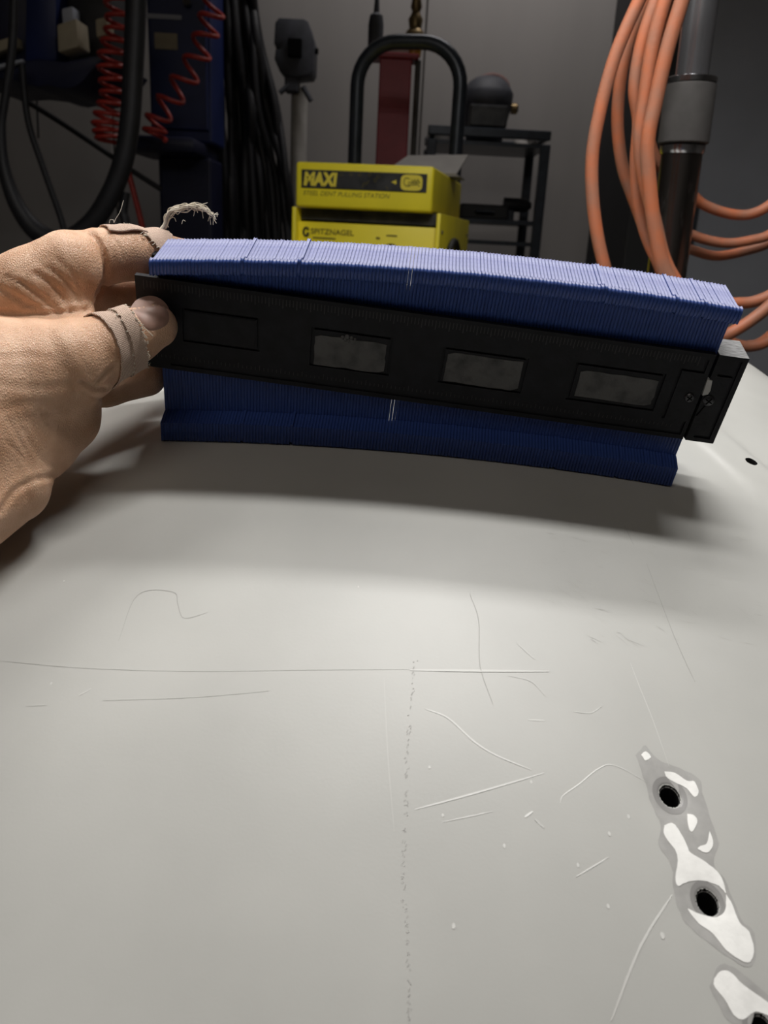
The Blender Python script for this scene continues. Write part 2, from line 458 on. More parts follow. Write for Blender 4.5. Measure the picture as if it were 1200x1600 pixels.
# the crazed filler line down the middle, a chain of short chips
mb = MB(); line = spline([(650, 1030), (645, 1090), (638, 1160), (636, 1240), (633, 1310), (631, 1380), (636, 1450), (641, 1530), (640, 1600)], 30)
for i, q in enumerate(line):
    if RNG.random() < 0.5: continue
    a = RNG.uniform(0.2, 1.1); l = RNG.uniform(2, 7)
    px, py = q[0] + RNG.uniform(-3, 3), q[1]
    p0 = on_hood(px, py, 0.00008); p1 = on_hood(px - l * math.cos(a) * 0.6, py + l * math.sin(a), 0.00008)
    t = (p1 - p0).normalized(); s = t.cross(Vector((0, -0.35, 1))).normalized() * RNG.uniform(0.00012, 0.00026)
    mb.add([p0 + s, p0 - s, p1 - s * 0.5, p1 + s * 0.5], [(0, 1, 2, 3)])
tag(mb.build('crack', M['scratch_dark'], hood), kind='stuff')


def patch(poly, m, name, up, parent, sub=3, jag=0.0):
    """a thin flake of coating on the hood, outlined by image-measured points"""
    out = spline(list(poly) + [poly[0]], sub)[:-1]
    out = [(850 + q[0] / 3.403, 1130 + q[1] / 3.403) for q in out]
    out = [(q[0] + RNG.uniform(-jag, jag), q[1] + RNG.uniform(-jag, jag)) for q in out]
    P = [on_hood(q[0], q[1], 0) for q in out]
    bm = bmesh.new(); vs = [bm.verts.new(q) for q in P]; bm.faces.new(vs)
    bmesh.ops.triangulate(bm, faces=bm.faces)
    for it in range(5): bmesh.ops.subdivide_edges(bm, edges=[e for e in bm.edges if e.calc_length() > 0.0011], cuts=1, use_grid_fill=False)
    bmesh.ops.triangulate(bm, faces=bm.faces)
    bmesh.ops.delete(bm, geom=[v for v in bm.verts if any(math.hypot(v.co.x - hx, v.co.y + 0.3 - hy) < r * 1.12 for hx, hy, r in HOLES)], context='VERTS')
    for v in bm.verts: v.co.z = float(hood_top(np.array(v.co.x), np.array(v.co.y + 0.3))) + up
    for f in bm.faces:
        f.normal_update()
        if f.normal.z < 0: f.normal_flip()
        f.smooth = True
    me = bpy.data.meshes.new(name); bm.to_mesh(me); bm.free(); me.materials.append(m)
    return link(name, me, parent)


def collar(i, r0, r1, m, name, up):
    hx, hy, r = HOLES[i]; vs = []; fs = []; n = 40; K = 5
    for k in range(K):
        rr = r * (r0 + (r1 - r0) * k / (K - 1))
        for a in range(n):
            x, y = hx + rr * math.cos(a * 2 * math.pi / n), hy + rr * math.sin(a * 2 * math.pi / n)
            vs.append((x, y - 0.3, float(hood_top(np.array(x), np.array(y))) + up))
    for k in range(K - 1):
        for a in range(n):
            b = (a + 1) % n; fs.append((k * n + a, k * n + b, k * n + n + b, k * n + n + a))
    return MB().add(vs, fs).build(name, m, hood, smooth=60)


HALO = [(490, 170), (540, 120), (600, 190), (720, 240), (820, 290), (850, 400), (890, 520), (930, 640), (900, 740), (960, 830), (1010, 950), (1060, 1060),
        (1110, 1100), (1130, 1210), (1090, 1300), (960, 1230), (830, 1130), (740, 1040), (690, 900), (680, 760), (610, 650), (620, 540), (570, 430), (540, 320)]
patch(HALO, M['halo'], 'feathered_patch', 0.00006, hood, sub=4, jag=1.0)
patch([(880, 1400), (930, 1290), (1010, 1300), (1191, 1440), (1330, 1560), (1260, 1640), (1010, 1600), (930, 1500)], M['halo'], 'feathered_patch', 0.00006, hood, sub=4, jag=1.0)
collar(0, 1.06, 1.9, M['collar'], 'hole_collar', 0.00012)
collar(1, 1.06, 1.75, M['collar'], 'hole_collar', 0.00016)
collar(2, 1.06, 1.8, M['collar'], 'hole_collar', 0.00016)
for poly in (
    [(640, 255), (700, 265), (760, 305), (800, 312), (822, 365), (800, 392), (760, 345), (700, 310), (655, 285)],
    [(762, 480), (800, 490), (815, 530), (785, 580), (765, 540)],
    [(880, 575), (900, 640), (870, 690), (820, 672), (830, 655), (865, 640)],
    [(640, 545), (680, 530), (715, 565), (760, 650), (778, 690), (860, 740), (935, 805), (968, 900), (930, 862), (850, 832), (785, 835), (745, 850), (715, 866), (698, 825), (708, 700), (640, 600)],
    [(968, 905), (1000, 960), (1040, 1060), (1090, 1110), (1115, 1200), (1100, 1265), (1060, 1270), (970, 1210), (900, 1120), (820, 1060), (765, 985), (830, 1008), (920, 1022), (965, 985)],
    [(905, 1360), (940, 1320), (990, 1325), (1060, 1390), (1191, 1480), (1290, 1550), (1230, 1560), (1130, 1525), (1060, 1570), (1010, 1550), (960, 1470), (905, 1400)],
    [(515, 170), (540, 152), (568, 182), (540, 200)],
):
    patch(poly, M['white_paint'], 'paint_patch', 0.00020, hood, sub=4, jag=0.35)

# ------------------------------------------------------------------ the contour gauge
GR = np.array([[0.99087, -0.10914, 0.0792], [0.13469, 0.77227, -0.62086], [0.0066, 0.62585, 0.77991]])   # lens frame: length, down, away
GC = np.array([0.0209401, -0.0684504, 0.37892])
GW = C2W @ GR; GO = C2W @ GC + CAM
gauge = thing('contour_gauge', 'long black contour gauge with blue pins held upright on the grey hood', 'gauge')
gauge.matrix_world = Matrix([[GW[i][0], GW[i][2], -GW[i][1], GO[i]] for i in range(3)] + [[0, 0, 0, 1]])
mm = 0.001
# pins: one plate-shaped profile (T-shaped heads at both ends), 166 of them, each slid to touch the hood
NP = 166; PITCHX = 250.0 / NP * mm; PL = 93.2 * mm
prof = [(-4.6, 0), (-6.0, 1.0), (-5.6, 10.9), (0.6, 12.6), (3.0, 13.0), (3.0, 84.3), (1.5, 85.6), (-5.6, 86.6), (-6.2, 87.3), (-6.2, 92.2), (-5.2, 93.3), (-3.2, 93.3), (-1.5, 92.2),
        (0.5, 91.6), (23.0, 91.6), (24.0, 90.6), (24.0, 85), (21.0, 82.0), (21.0, 13.0), (24.0, 10.0), (24.0, 1.0), (23.0, 0)]


def pin_mesh():
    t = PITCHX * 0.462; ins = 0.34 * mm; n = len(prof)
    P = [Vector((0, a * mm, b * mm)) for a, b in prof]
    cen = [None] * n
    for i in range(n):                      # inset outline for the rounded rim
        a, b, c = P[i - 1], P[i], P[(i + 1) % n]
        d1 = (b - a).normalized(); d2 = (c - b).normalized()
        nn = (Vector((0, -d1.z, d1.y)) + Vector((0, -d2.z, d2.y)))
        cen[i] = b + nn.normalized() * ins
    vs = []
    for (x, rim) in ((-t, 0), (-t + ins, 1), (t - ins, 1), (t, 0)):
        for i in range(n):
            q = P[i] if rim else cen[i]; vs.append((x, q.y, q.z))
    fs = []
    for k in range(3):
        for i in range(n):
            j = (i + 1) % n; fs.append((k * n + i, k * n + j, k * n + n + j, k * n + n + i))
    fs.append(tuple(range(n - 1, -1, -1))); fs.append(tuple(3 * n + i for i in range(n)))
    mb = MB(); mb.add(vs, fs)
    worn = []  # upper end faces only, taking the paler dust-and-glare colour
    for f in mb.f:
        c = sum((Vector(mb.v[i]) for i in f), Vector()) / len(f)
        worn.append(1 if (c.z > 90.9 * mm and len(f) == 4 and c.y > -4.4 * mm) else 0)
    mb.m = worn
    return mb.mesh('pin', [M['blue'], M['blue_worn_glare']], smooth=50)


pm = pin_mesh()
jut = {26: 0.7, 34: 0.3, 42: 1.0, 127: 0.8, 126: 0.5, 147: 0.5, 93: 0.3, 155: 0.3}
GWM = np.array(gauge.matrix_world)
for k in range(NP):
    x = -0.125 + PITCHX * (k + 0.5)
    best = 1
    for y in (-0.006, -0.0046, 0.009, 0.024):
        zz = np.linspace(-0.075, -0.035, 400)
        W = (GWM[:3, :3] @ np.stack([np.full(400, x), np.full(400, y), zz]) + GWM[:3, 3:4])
        below = W[2] - hood_z(W[0], W[1]); i = int(np.argmax(below > 0)); best = min(best, 1)
        z0 = zz[i]; best = z0 if y == -0.006 else max(best, z0)
    o = link('pin', pm, gauge, (x, 0, best + (jut.get(k, 0) + RNG.uniform(0, 0.22)) * mm))

# body: front plate as a stepped relief (windows recessed), back plate, end blocks
WIN = [(-113.5, -78.2, -6.9, 9.9), (-54.9, -17.9, -10.2, 9.3), (5.0, 43.8, -10.0, 8.4), (64.8, 105.8, -9.7, 9.8)]
WIN_IN = [(-111.6, -80.2, -5.6, 8.4), (-53.0, -20.4, -9.1, 5.8), (7.6, 41.6, -8.7, 6.2), (68.0, 103.6, -7.2, 6.4)]


def relief(xl, zl, depth, back):
    """front face at y=depth(x,z) per cell, side walls between cells, flat back at y=back"""
    xl = sorted(set(xl)); zl = sorted(set(zl)); nx, nz = len(xl) - 1, len(zl) - 1
    D = [[depth((xl[i] + xl[i + 1]) / 2, (zl[j] + zl[j + 1]) / 2) for j in range(nz)] for i in range(nx)]
    mb = MB(); idx = {}

    def V(x, y, z):
        k = (round(x, 4), round(y, 4), round(z, 4))
        if k not in idx: idx[k] = len(mb.v); mb.v.append((x * mm, y * mm, z * mm))
        return idx[k]

    def F(*q):
        mb.f.append(tuple(V(*a) for a in q)); mb.m.append(0)
    for i in range(nx):
        for j in range(nz):
            d = D[i][j]; a, b, c, e = xl[i], xl[i + 1], zl[j], zl[j + 1]
            F((a, d, c), (b, d, c), (b, d, e), (a, d, e)); F((a, back, c), (a, back, e), (b, back, e), (b, back, c))
            dn = D[i + 1][j] if i + 1 < nx else back
            if abs(dn - d) > 1e-6: F((b, d, c), (b, dn, c), (b, dn, e), (b, d, e))
            dn = D[i][j + 1] if j + 1 < nz else back
            if abs(dn - d) > 1e-6: F((a, d, e), (b, d, e), (b, dn, e), (a, dn, e))
            if i == 0: F((a, d, c), (a, d, e), (a, back, e), (a, back, c))
            if j == 0: F((a, d, c), (a, back, c), (b, back, c), (b, d, c))
    return mb


def body_depth(x, z):
    for (a, b, c, e) in WIN:
        if a < x < b and c < z < e:
            return 0.0 if (a + 1.3 < x < b - 1.3 and c + 1.1 < z < e - 1.1) else 0.9
    if z < -18.7 and x > -120 and x < 121.5 and z > -20.2: return 0.7
    if 111.4 < x < 121.2 and 12.6 < z < 13.7: return 0.9
    if 120.6 < x < 121.9 and 12.6 < z < 19.5: return 0.9
    if 110.6 < x < 112.0 and -12.5 < z < 13.7: return 0.9
    if 121.0 < x < 122.2 and -20.2 < z < -12.8: return 0.9
    return 0.0


xl = [-133.8, 124.0, 111.4, 121.2, 120.6, 121.9, 110.6, 112.0, 121.0, 122.2, -120, 121.5]
zl = [-22.4, 22.4, -18.7, -20.2, 12.6, 13.7, 19.5, -12.5, -12.8]
for (a, b, c, e) in WIN:
    xl += [a, b, a + 1.3, b - 1.3]; zl += [c, e, c + 1.1, e - 1.1]
fp = relief(xl, zl, body_depth, 2.6).build('front_plate', M['black'], gauge)
mb = MB(); mb.box((-0.0049, 0.0265, 0), (0.2578, 0.005, 0.0448)); mb.build('back_plate', M['black'], gauge, bevel=0.0008)
mb = MB(); mb.box((-0.1298, 0.0132, -0.002), (0.0070, 0.0215, 0.036)); mb.build('end_block', [M['black']], gauge, bevel=0.0007)
for (a, b, c, e) in WIN_IN[1:]:                       # worn grey plates in the recesses
    mb = MB(); n = 26; vs = []
    x0, x1, z0, z1 = a, b, c, e
    for s in range(n):
        t = s / n * 4; k = int(t); u = t - k
        q = [(x0 + (x1 - x0) * u, z0), (x1, z0 + (z1 - z0) * u), (x1 - (x1 - x0) * u, z1), (x0, z1 - (z1 - z0) * u)][k]
        vs.append(((q[0] + RNG.uniform(-0.35, 0.35)) * mm, (q[1] + RNG.uniform(-0.35, 0.35)) * mm))
    mb.prism(vs, -0.00035); mb.build('window_plate', M['worn_plate'], gauge)
    lab = gauge.children[-1]
a, b, c, e = WIN_IN[0]
mb = MB().box(((a + b) / 2 * mm, -0.0001, (c + e) / 2 * mm), ((b - a) * mm, 0.0002, (e - c) * mm)); mb.build('window_plate', M['black'], gauge)
mb = MB()                                              # melted blob on the second window
for (x, z, r) in ((-39.2, 5.4, 1.1), (-37.8, 5.0, 0.8), (-40.6, 6.3, 0.9), (-36.6, 6.6, 0.9), (-38.6, 6.8, 1.2), (-34.9, 6.2, 0.7)):
    mb.lathe([(r * mm * math.cos(q), r * mm * 0.8 * math.sin(q)) for q in (0, 0.4, 0.8, 1.2, 1.5)], 10, Matrix.Translation((x * mm, -0.0001, z * mm)) @ Matrix.Rotation(math.pi / 2, 4, 'X'))
mb.build('melt_blob', M['worn_plate'], gauge, smooth=60)
# ruler marks along both long edges
mb = MB(); x = -130.0; i = 0
while x < 118:
    inch = abs(((x + 5.4) / 24.75) - round((x + 5.4) / 24.75)) < 0.02
    h = 7.0 if inch else (3.2 if i % 4 else 4.4)
    mb.box((x * mm, -0.00007, (20.6 - h / 2) * mm), (0.42 * mm, 0.0002, h * mm))
    x += 24.75 / 16; i += 1
x = -128.0; i = 0
while x < 118:
    h = 1.6 if i % 5 else 2.6
    mb.box((x * mm, -0.00007, (-16.6 + h / 2) * mm), (0.3 * mm, 0.0002, h * mm)); x += 2.0; i += 1
tag(mb.build('ruler_mark', mat('grey_mark', (0.028, 0.028, 0.031), 0.6), gauge), kind='stuff')


def cap_depth(x, z):
    if 127.9 < x < 136.2 and -20.6 < z < 13.4: 
        if z > 12.2 or x > 135.0: return 0.9
    if 134.9 < x < 136.2 and -20.6 < z < 20.5: return 0.9
    if 128.5 < x < 136.2 and -20.6 < z < -19.0: return 0.9
    return 0.0


cb = relief([125.3, 138.6, 127.9, 136.2, 135.0, 134.9, 128.5], [-22.6, 22.6, -20.6, -19.0, 12.2, 13.4, 20.5], cap_depth, 17.0)
cb.m = [1 if all(cb.v[i][2] > 22.5 * mm for i in f) else 0 for f in cb.f]
cap = cb.build('end_cap', [M['black'], M['cap_top']], gauge)
mb = MB().prism([(v[0] * mm, v[1] * mm) for v in ((124.1, 10.2), (126.4, 10.0), (127.3, 5.0), (126.9, 3.0), (124.6, 2.0))], 0.003, Matrix.Translation((0, -0.0006, 0)))
tag(mb.build('lock_lever', M['lever'], gauge), 'pale lock lever')
for (x, z, r) in ((119.5, -0.1, 2.3), (128.4, -0.3, 2.7)):
    mb = MB(); T = Matrix.Translation((x * mm, 0.0002, z * mm)) @ Matrix.Rotation(math.pi / 2, 4, 'X')
    mb.lathe([(r * mm, 0), (r * mm, 0.0006), (r * 0.8 * mm, 0.0011), (r * 0.3 * mm, 0.00125)], 24, T)
    s = mb.build('screw', M['screw'], gauge, smooth=40)
    mb = MB()
    for an in (0.5, 0.5 + math.pi / 2):
        mb.box((x * mm, -0.0009, z * mm), (r * 1.3 * mm, 0.0007, 0.5 * mm), M=Matrix.Rotation(an, 3, 'Y'))
    mb.build('cross_slot', M['hole'], s)
mb = MB().box((0.12465, 0.0015, -0.0125), (0.0007, 0.004, 0.018)); 
mb.box((0.1270, -0.0001, -0.0055), (0.0004, 0.0004, 0.007), M=Matrix.Rotation(0.35, 3, 'Y'))
mb.build('slit_edge', M['hole'], gauge)


# ------------------------------------------------------------------ the hand: one surface polygonised from a smooth union of tapered limbs
def lens(px, py, Z):
    return np.array([(px - 600) / FPX * Z, (py - 800) / FPX * Z, Z])


LIMBS = {
    'thumb': [(243, 510, .3690, 9.6), (207, 526, .3665, 11.6), (165, 544, .362, 13.6), (116, 566, .358, 18.0), (55, 592, .358, 25), (-40, 605, .352, 30)],
    'thenar': [(105, 612, .370, 15), (92, 648, .372, 17.5), (52, 682, .362, 19), (-30, 700, .348, 26)],
    'heel': [(20, 762, .348, 15.0), (-40, 785, .338, 20)],
    'forearm': [(-50, 640, .350, 33), (-260, 770, .315, 35), (-560, 960, .285, 38)],
    'index_base': [(-50, 505, .376, 22), (50, 452, .370, 17.5), (106, 420, .372, 16.2)],
    'index': [(106, 408, .376, 13.2), (165, 401, .384, 12.0), (205, 398, .390, 11.2), (245, 398, .3975, 10.2), (285, 402, .400, 8.6)],
    'middle': [(40, 500, .385, 14), (140, 472, .398, 11.5), (215, 468, .413, 10.4), (290, 480, .419, 8.8)],
    'ring': [(20, 560, .390, 15), (120, 530, .412, 12), (210, 530, .431, 10.4), (290, 540, .437, 8.8)],
    'pinky': [(40, 625, .376, 14), (125, 602, .391, 11.6), (165, 599, .401, 10.8), (228, 588, .410, 9.8)],
    'palm': [(-30, 560, .382, 27), (35, 560, .384, 21)],
    'web': [(60, 500, .372, 12), (110, 500, .372, 11)],
}
BLEND = {'thumb': .004, 'thenar': .004, 'heel': .009, 'forearm': .010, 'index_base': .006, 'index': .0025, 'middle': .003, 'ring': .003, 'pinky': .003, 'palm': .006, 'web': .008}


def chain(P, key):
    L = LIMBS[key]; d = None
    for a, b in zip(L[:-1], L[1:]):
        A, B = lens(*a[:3]), lens(*b[:3]); ra, rb = a[3] * mm, b[3] * mm
        ab = B - A; t = np.clip(((P - A) @ ab) / (ab @ ab), 0, 1)
        q = np.linalg.norm(P - A - t[..., None] * ab, axis=-1) - (ra + (rb - ra) * t)
        if d is None: d = q
        else:
            k = 0.003; h = np.clip(0.5 + 0.5 * (q - d) / k, 0, 1); d = q + (d - q) * h - k * h * (1 - h)
    return d


def hand_sdf(P, keys=None):
    d = None
    for key in (keys or LIMBS):
        q = chain(P, key)
        if d is None: d = q
        else:
            k = BLEND[key]; h = np.clip(0.5 + 0.5 * (q - d) / k, 0, 1); d = q + (d - q) * h - k * h * (1 - h)
    return d


def surface_nets(F, org, h):
    s = F < 0
    nx, ny, nz = F.shape
    acc = np.zeros((nx - 1, ny - 1, nz - 1, 3)); cnt = np.zeros((nx - 1, ny - 1, nz - 1))
    for ax in range(3):
        o1, o2 = [q for q in range(3) if q != ax]
        for u in (0, 1):
            for v in (0, 1):
                sl0 = [slice(0, -1)] * 3; sl0[o1] = slice(u, F.shape[o1] - 1 + u); sl0[o2] = slice(v, F.shape[o2] - 1 + v)
                sl1 = list(sl0); sl0[ax] = slice(0, -1); sl1[ax] = slice(1, None)
                a, b = F[tuple(sl0)], F[tuple(sl1)]
                c = (a < 0) != (b < 0); t = np.where(c, a / np.where(c, a - b, 1), 0)
                acc[..., ax] += np.where(c, t, 0); acc[..., o1] += np.where(c, u, 0); acc[..., o2] += np.where(c, v, 0); cnt += c
    act = cnt > 0; idx = -np.ones(act.shape, int); idx[act] = np.arange(act.sum())
    I = np.argwhere(act); V = (I + acc[act] / cnt[act][:, None]) * h + org
    Q = []
    for ax in range(3):
        o1, o2 = (ax + 1) % 3, (ax + 2) % 3
        sl0 = [slice(1, -1)] * 3; sl1 = [slice(1, -1)] * 3; sl0[ax] = slice(0, -1); sl1[ax] = slice(1, None)
        a, b = s[tuple(sl0)], s[tuple(sl1)]
        K = np.argwhere(a != b); fl = a[a != b]
        off = np.array([1, 1, 1]); off[ax] = 0; K = K + off
        e1 = np.zeros(3, int); e1[o1] = 1; e2 = np.zeros(3, int); e2[o2] = 1
        g = lambda A: idx[A[:, 0], A[:, 1], A[:, 2]]
        q = np.stack([g(K), g(K - e1), g(K - e1 - e2), g(K - e2)], 1)
        q[~fl] = q[~fl][:, ::-1]; Q.append(q)
    return V, np.concatenate(Q)


LO = lens(-640, 330, .36) ; h = 0.00115
allp = np.array([np.concatenate([lens(*q[:3]), [q[3] * mm]]) for L in LIMBS.values() for q in L])
LO = (allp[:, :3] - allp[:, 3:]).min(0) - 0.004; HI = (allp[:, :3] + allp[:, 3:]).max(0) + 0.004
LO[0] = max(LO[0], -0.26)
ax = [np.arange(LO[i], HI[i] + h, h) for i in range(3)]
F = np.empty((len(ax[0]), len(ax[1]), len(ax[2])), np.float32)
YY, ZZ = np.meshgrid(ax[1], ax[2], indexing='ij')
for s0 in range(0, len(ax[0]), 24):
    xs_ = ax[0][s0:s0 + 24]
    P = np.empty((len(xs_),) + YY.shape + (3,), np.float32); P[..., 0] = xs_[:, None, None]; P[..., 1] = YY; P[..., 2] = ZZ
    F[s0:s0 + 24] = hand_sdf(P)
F[0] = 0.01
HV, HQ = surface_nets(F.astype(float), LO, h)
for it in range(3):
    e = 2e-4; f0 = hand_sdf(HV)
    g = np.stack([hand_sdf(HV + np.eye(3)[i] * e) - f0 for i in range(3)], 1) / e
    g /= np.maximum(np.linalg.norm(g, axis=1, keepdims=True), 1e-6)
    keep = np.abs(f0) < 0.003
    HV[keep] -= (g * f0[:, None])[keep]
# creases pressed into the skin: polylines measured over the visible side
px = HV[:, 0] / HV[:, 2] * FPX + 600; py = HV[:, 1] / HV[:, 2] * FPX + 800
facing = (-(g * HV).sum(1) / np.linalg.norm(HV, axis=1)) > -0.1
near = facing & (HV[:, 2] < 0.405)
CREASE = [
    ([(143, 366), (156, 383), (164, 408), (164, 436), (152, 462)], 3.5, 1.3), ([(176, 370), (188, 388), (193, 408)], 1.8, .35), ([(160, 376), (174, 392), (180, 412)], 1.5, .25),
    ([(55, 428), (82, 445), (100, 468), (108, 484)], 4, .7), ([(75, 418), (100, 436), (118, 458), (126, 478)], 3, .5), ([(30, 440), (60, 462), (85, 482)], 4, .6),
    ([(0, 450), (30, 468), (60, 484)], 4, .8), ([(-10, 487), (50, 490), (95, 488), (135, 484)], 4, 1.2), ([(90, 405), (112, 425), (128, 450)], 2.5, .35),
    ([(20, 480), (60, 478), (100, 478)], 2.5, .5), ([(10, 432), (45, 448), (75, 468)], 2.5, .5),
    ([(178, 572), (160, 590), (150, 600)], 3, 1.0), ([(166, 606), (150, 606), (128, 596)], 3, 1.1), ([(162, 624), (148, 622), (130, 612)], 2.5, .6),
    ([(82, 744), (50, 752), (22, 768), (0, 800)], 4.5, 0.7), ([(88, 735), (60, 712), (36, 672)], 3.5, .25), ([(60, 750), (35, 715), (10, 690)], 3, .2), ([(110, 700), (80, 672), (60, 640)], 3, .3),
    ([(12, 655), (38, 700), (62, 748)], 3, .2), ([(0, 560), (40, 556), (80, 562)], 5, .15), ([(0, 600), (60, 606), (120, 600)], 6, .2), ([(0, 640), (50, 630), (110, 640)], 6, .2),
]
dep = np.zeros(len(HV))
for pl, wd, dp in CREASE:
    q = np.array(spline(pl, 5)); best = np.full(len(HV), 1e9)
    for a, b in zip(q[:-1], q[1:]):
        ab = b - a; t = np.clip(((px - a[0]) * ab[0] + (py - a[1]) * ab[1]) / max(ab @ ab, 1e-9), 0, 1)
        best = np.minimum(best, np.hypot(px - a[0] - t * ab[0], py - a[1] - t * ab[1]))
    dep += dp * mm * (np.exp(-(best / wd) ** 2) - 0.35 * np.exp(-((best - 2.2 * wd) / wd) ** 2))
HV -= g * (dep * near)[:, None]
WV = HV @ C2W.T + CAM
hand = thing('hand', 'bare left hand with bandaged thumb and forefinger gripping the left end of the gauge', 'hand', tuple(lens(60, 600, .37) @ C2W.T + CAM))
HL = np.array(hand.location)
me = bpy.data.meshes.new('skin'); me.from_pydata((WV - HL).tolist(), [], HQ.tolist()); me.materials.append(M['skin'])
me.polygons.foreach_set('use_smooth', [True] * len(HQ)); me.update()
bm = bmesh.new(); bm.from_mesh(me); bmesh.ops.recalc_face_normals(bm, faces=bm.faces); bm.to_mesh(me); bm.free()
skin = link('skin', me, hand)


def hand_local(P):
    return [Vector(q @ C2W.T + CAM - HL) for q in np.atleast_2d(P)]


def wrap(a, b, keys, edge0, edge1, lift, name, m, phis=(-math.pi, math.pi), nphi=72, na=18, jag=0.0, thick=0.0006):
    """a strip of cloth wrapped round a finger: walk out from the finger axis to its skin"""
    A, B = lens(*a), lens(*b); L = np.linalg.norm(B - A); t = (B - A) / L
    f = -A / np.linalg.norm(A); f = f - t * (f @ t); f /= np.linalg.norm(f); u = np.cross(f, t)
    if u[1] > 0: u = -u                      # u points up in the picture, f to the viewer
    vs = []; uv = []
    for i in range(nphi + 1):
        ph = phis[0] + (phis[1] - phis[0]) * i / nphi
        e0 = edge0(ph) + jag * RNG.uniform(-1, 1); e1 = edge1(ph) + jag * RNG.uniform(-1, 1)
        for j in range(na + 1):
            s = (e0 + (e1 - e0) * j / na)
            o = A + t * L * s; d = f * math.cos(ph) + u * math.sin(ph)
            rr = np.linspace(0.002, 0.030, 90); P = o + d * rr[:, None]
            q = hand_sdf(P, keys); k = int(np.argmax(q > 0)); r = rr[k] - q[k]
            rg = r + lift + 0.00025 * math.sin(3 * ph + 9 * s)
            vs.append(o + d * rg); uv.append((ph * 12.0, s * L * 1000))
    n1 = na + 1; N = len(vs)
    fs = [(i * n1 + j, i * n1 + j + 1, (i + 1) * n1 + j + 1, (i + 1) * n1 + j) for i in range(nphi) for j in range(na)]
    me = bpy.data.meshes.new(name); me.from_pydata(hand_local(np.array(vs)), [], fs); me.materials.append(m)
    ul = me.uv_layers.new(name='UVMap')
    for lp in me.loops: ul.data[lp.index].uv = uv[lp.vertex_index]
    bm = bmesh.new(); bm.from_mesh(me); bmesh.ops.recalc_face_normals(bm, faces=bm.faces); bm.to_mesh(me); bm.free()
    me.polygons.foreach_set('use_smooth', [True] * len(me.polygons))
    o = link(name, me, hand)
    sm = o.modifiers.new('cloth', 'SOLIDIFY'); sm.thickness = thick; sm.offset = 0
    return o, vs, n1


TA, TB = (116, 566, .358), (243, 510, .369)
th, tv, tn = wrap(TA, TB, ['thumb'], lambda p: (44 + 22 * math.cos(p) + 8 * math.sin(p)) / 138, lambda p: (97 + 10 * math.cos(p) + 6 * math.sin(p)) / 138, 0.0009, 'bandage', M['weave'], jag=0.008)
tag(th, 'pinkish woven bandage round the thumb')
th2, tv2, tn2 = wrap(TA, TB, ['thumb'], lambda p: (76 + 12 * math.cos(p) + 8 * math.sin(p)) / 138, lambda p: (101 + 8 * math.cos(p) + 6 * math.sin(p)) / 138, 0.0017, 'bandage_overlap', M['weave'], phis=(-1.7, 1.9), jag=0.012)
IA, IB = (165, 401, .384), (245, 398, .3975)
ib, iv, inn = wrap(IA, IB, ['index'], lambda p: 0.62 + 0.30 * math.cos(p) - 0.22 * math.sin(p), lambda p: 1.22, 0.0010, 'bandage', M['weave'], jag=0.02)
tag(ib, 'dirty beige bandage round the forefinger tip')
fl, fv, fn = wrap(IA, IB, ['index'], lambda p: 0.02, lambda p: 0.75, 0.0014, 'bandage_flap', M['weave'], phis=(0.9, 2.2), nphi=20, jag=0.02)


def threads(paths, name, parent, r=0.00015):
    mb = MB()
    for pl in paths:
        q = [lens(*a) for a in spline(pl, 4)]; mb.tube(hand_local(np.array(q)), r, 5)
    return tag(mb.build(name, M['thread'], parent, smooth=60), kind='stuff')


ps = []
core = [(259, 354, .394), (261, 340, .393), (266, 331, .392), (276, 326, .391), (290, 323, .390), (304, 321, .389), (318, 325, .388), (328, 331, .388), (335, 335, .388)]
for k in range(44):
    n0 = RNG.randint(0, 3); n1 = RNG.randint(5, 8); sp = RNG.uniform(1, 5)
    pl = [(q[0] + RNG.gauss(0, sp * 0.7), q[1] + RNG.gauss(0, sp * 0.8) + (i / 8) * RNG.uniform(-2, 6), q[2] + RNG.gauss(0, 0.0008)) for i, q in enumerate(core[n0:n1 + 1])]
    if RNG.random() < 0.4: pl.append((pl[-1][0] + RNG.uniform(-4, 6), pl[-1][1] + RNG.uniform(2, 16), pl[-1][2]))
    ps.append(pl)
ps += [[(262, 352, .393), (266, 342, .392), (272, 340, .391), (275, 346, .391)], [(284, 350, .389), (286, 344, .389), (290, 346, .389)],
       [(332, 333, .388), (334, 342, .388), (338, 349, .388)]]
threads(ps, 'frayed_thread', ib)
mb = MB()
mb.tube(hand_local(np.array([lens(*q) for q in spline([(250, 362, .393), (258, 350, .393), (261, 338, .392), (268, 329, .391), (280, 325, .390), (292, 323, .390)], 4)])),
        [0.0011, .0011, .0011, .001, .001, .001, .0009, .0009, .0009, .0008, .0008, .0007, .0007, .0006, .0007, .0006, .0005, .0004, .0004, .0003, .0002], 8)
mb.build('twisted_strip', M['thread'], ib, smooth=60)
ps = []
for k in range(46):
    i = RNG.choice([0, inn - 1]) if k < 8 else 0
    q = iv[RNG.randint(16, 62) * inn + 0]
    p0 = (q[0] / q[2] * FPX + 600, q[1] / q[2] * FPX + 800, q[2] - 0.0006)
    ps.append([p0, (p0[0] + RNG.uniform(-5, 2), p0[1] + RNG.uniform(-3, 3), p0[2] - 0.001), (p0[0] + RNG.uniform(-7, 3), p0[1] + RNG.uniform(-5, 6), p0[2] - 0.001)])
ps += [[(178, 348, .3745), (181, 342, .3745), (188, 330, .3745), (193, 313, .3745)], [(171, 349, .374), (172, 344, .374), (177, 344, .374), (178, 348, .374)]]
threads(ps, 'frayed_thread', fl)
ps = [[(218, 505, .3535), (226, 512, .3545), (239, 525, .3555)], [(213, 504, .354), (219, 506, .354), (225, 507, .354)]]
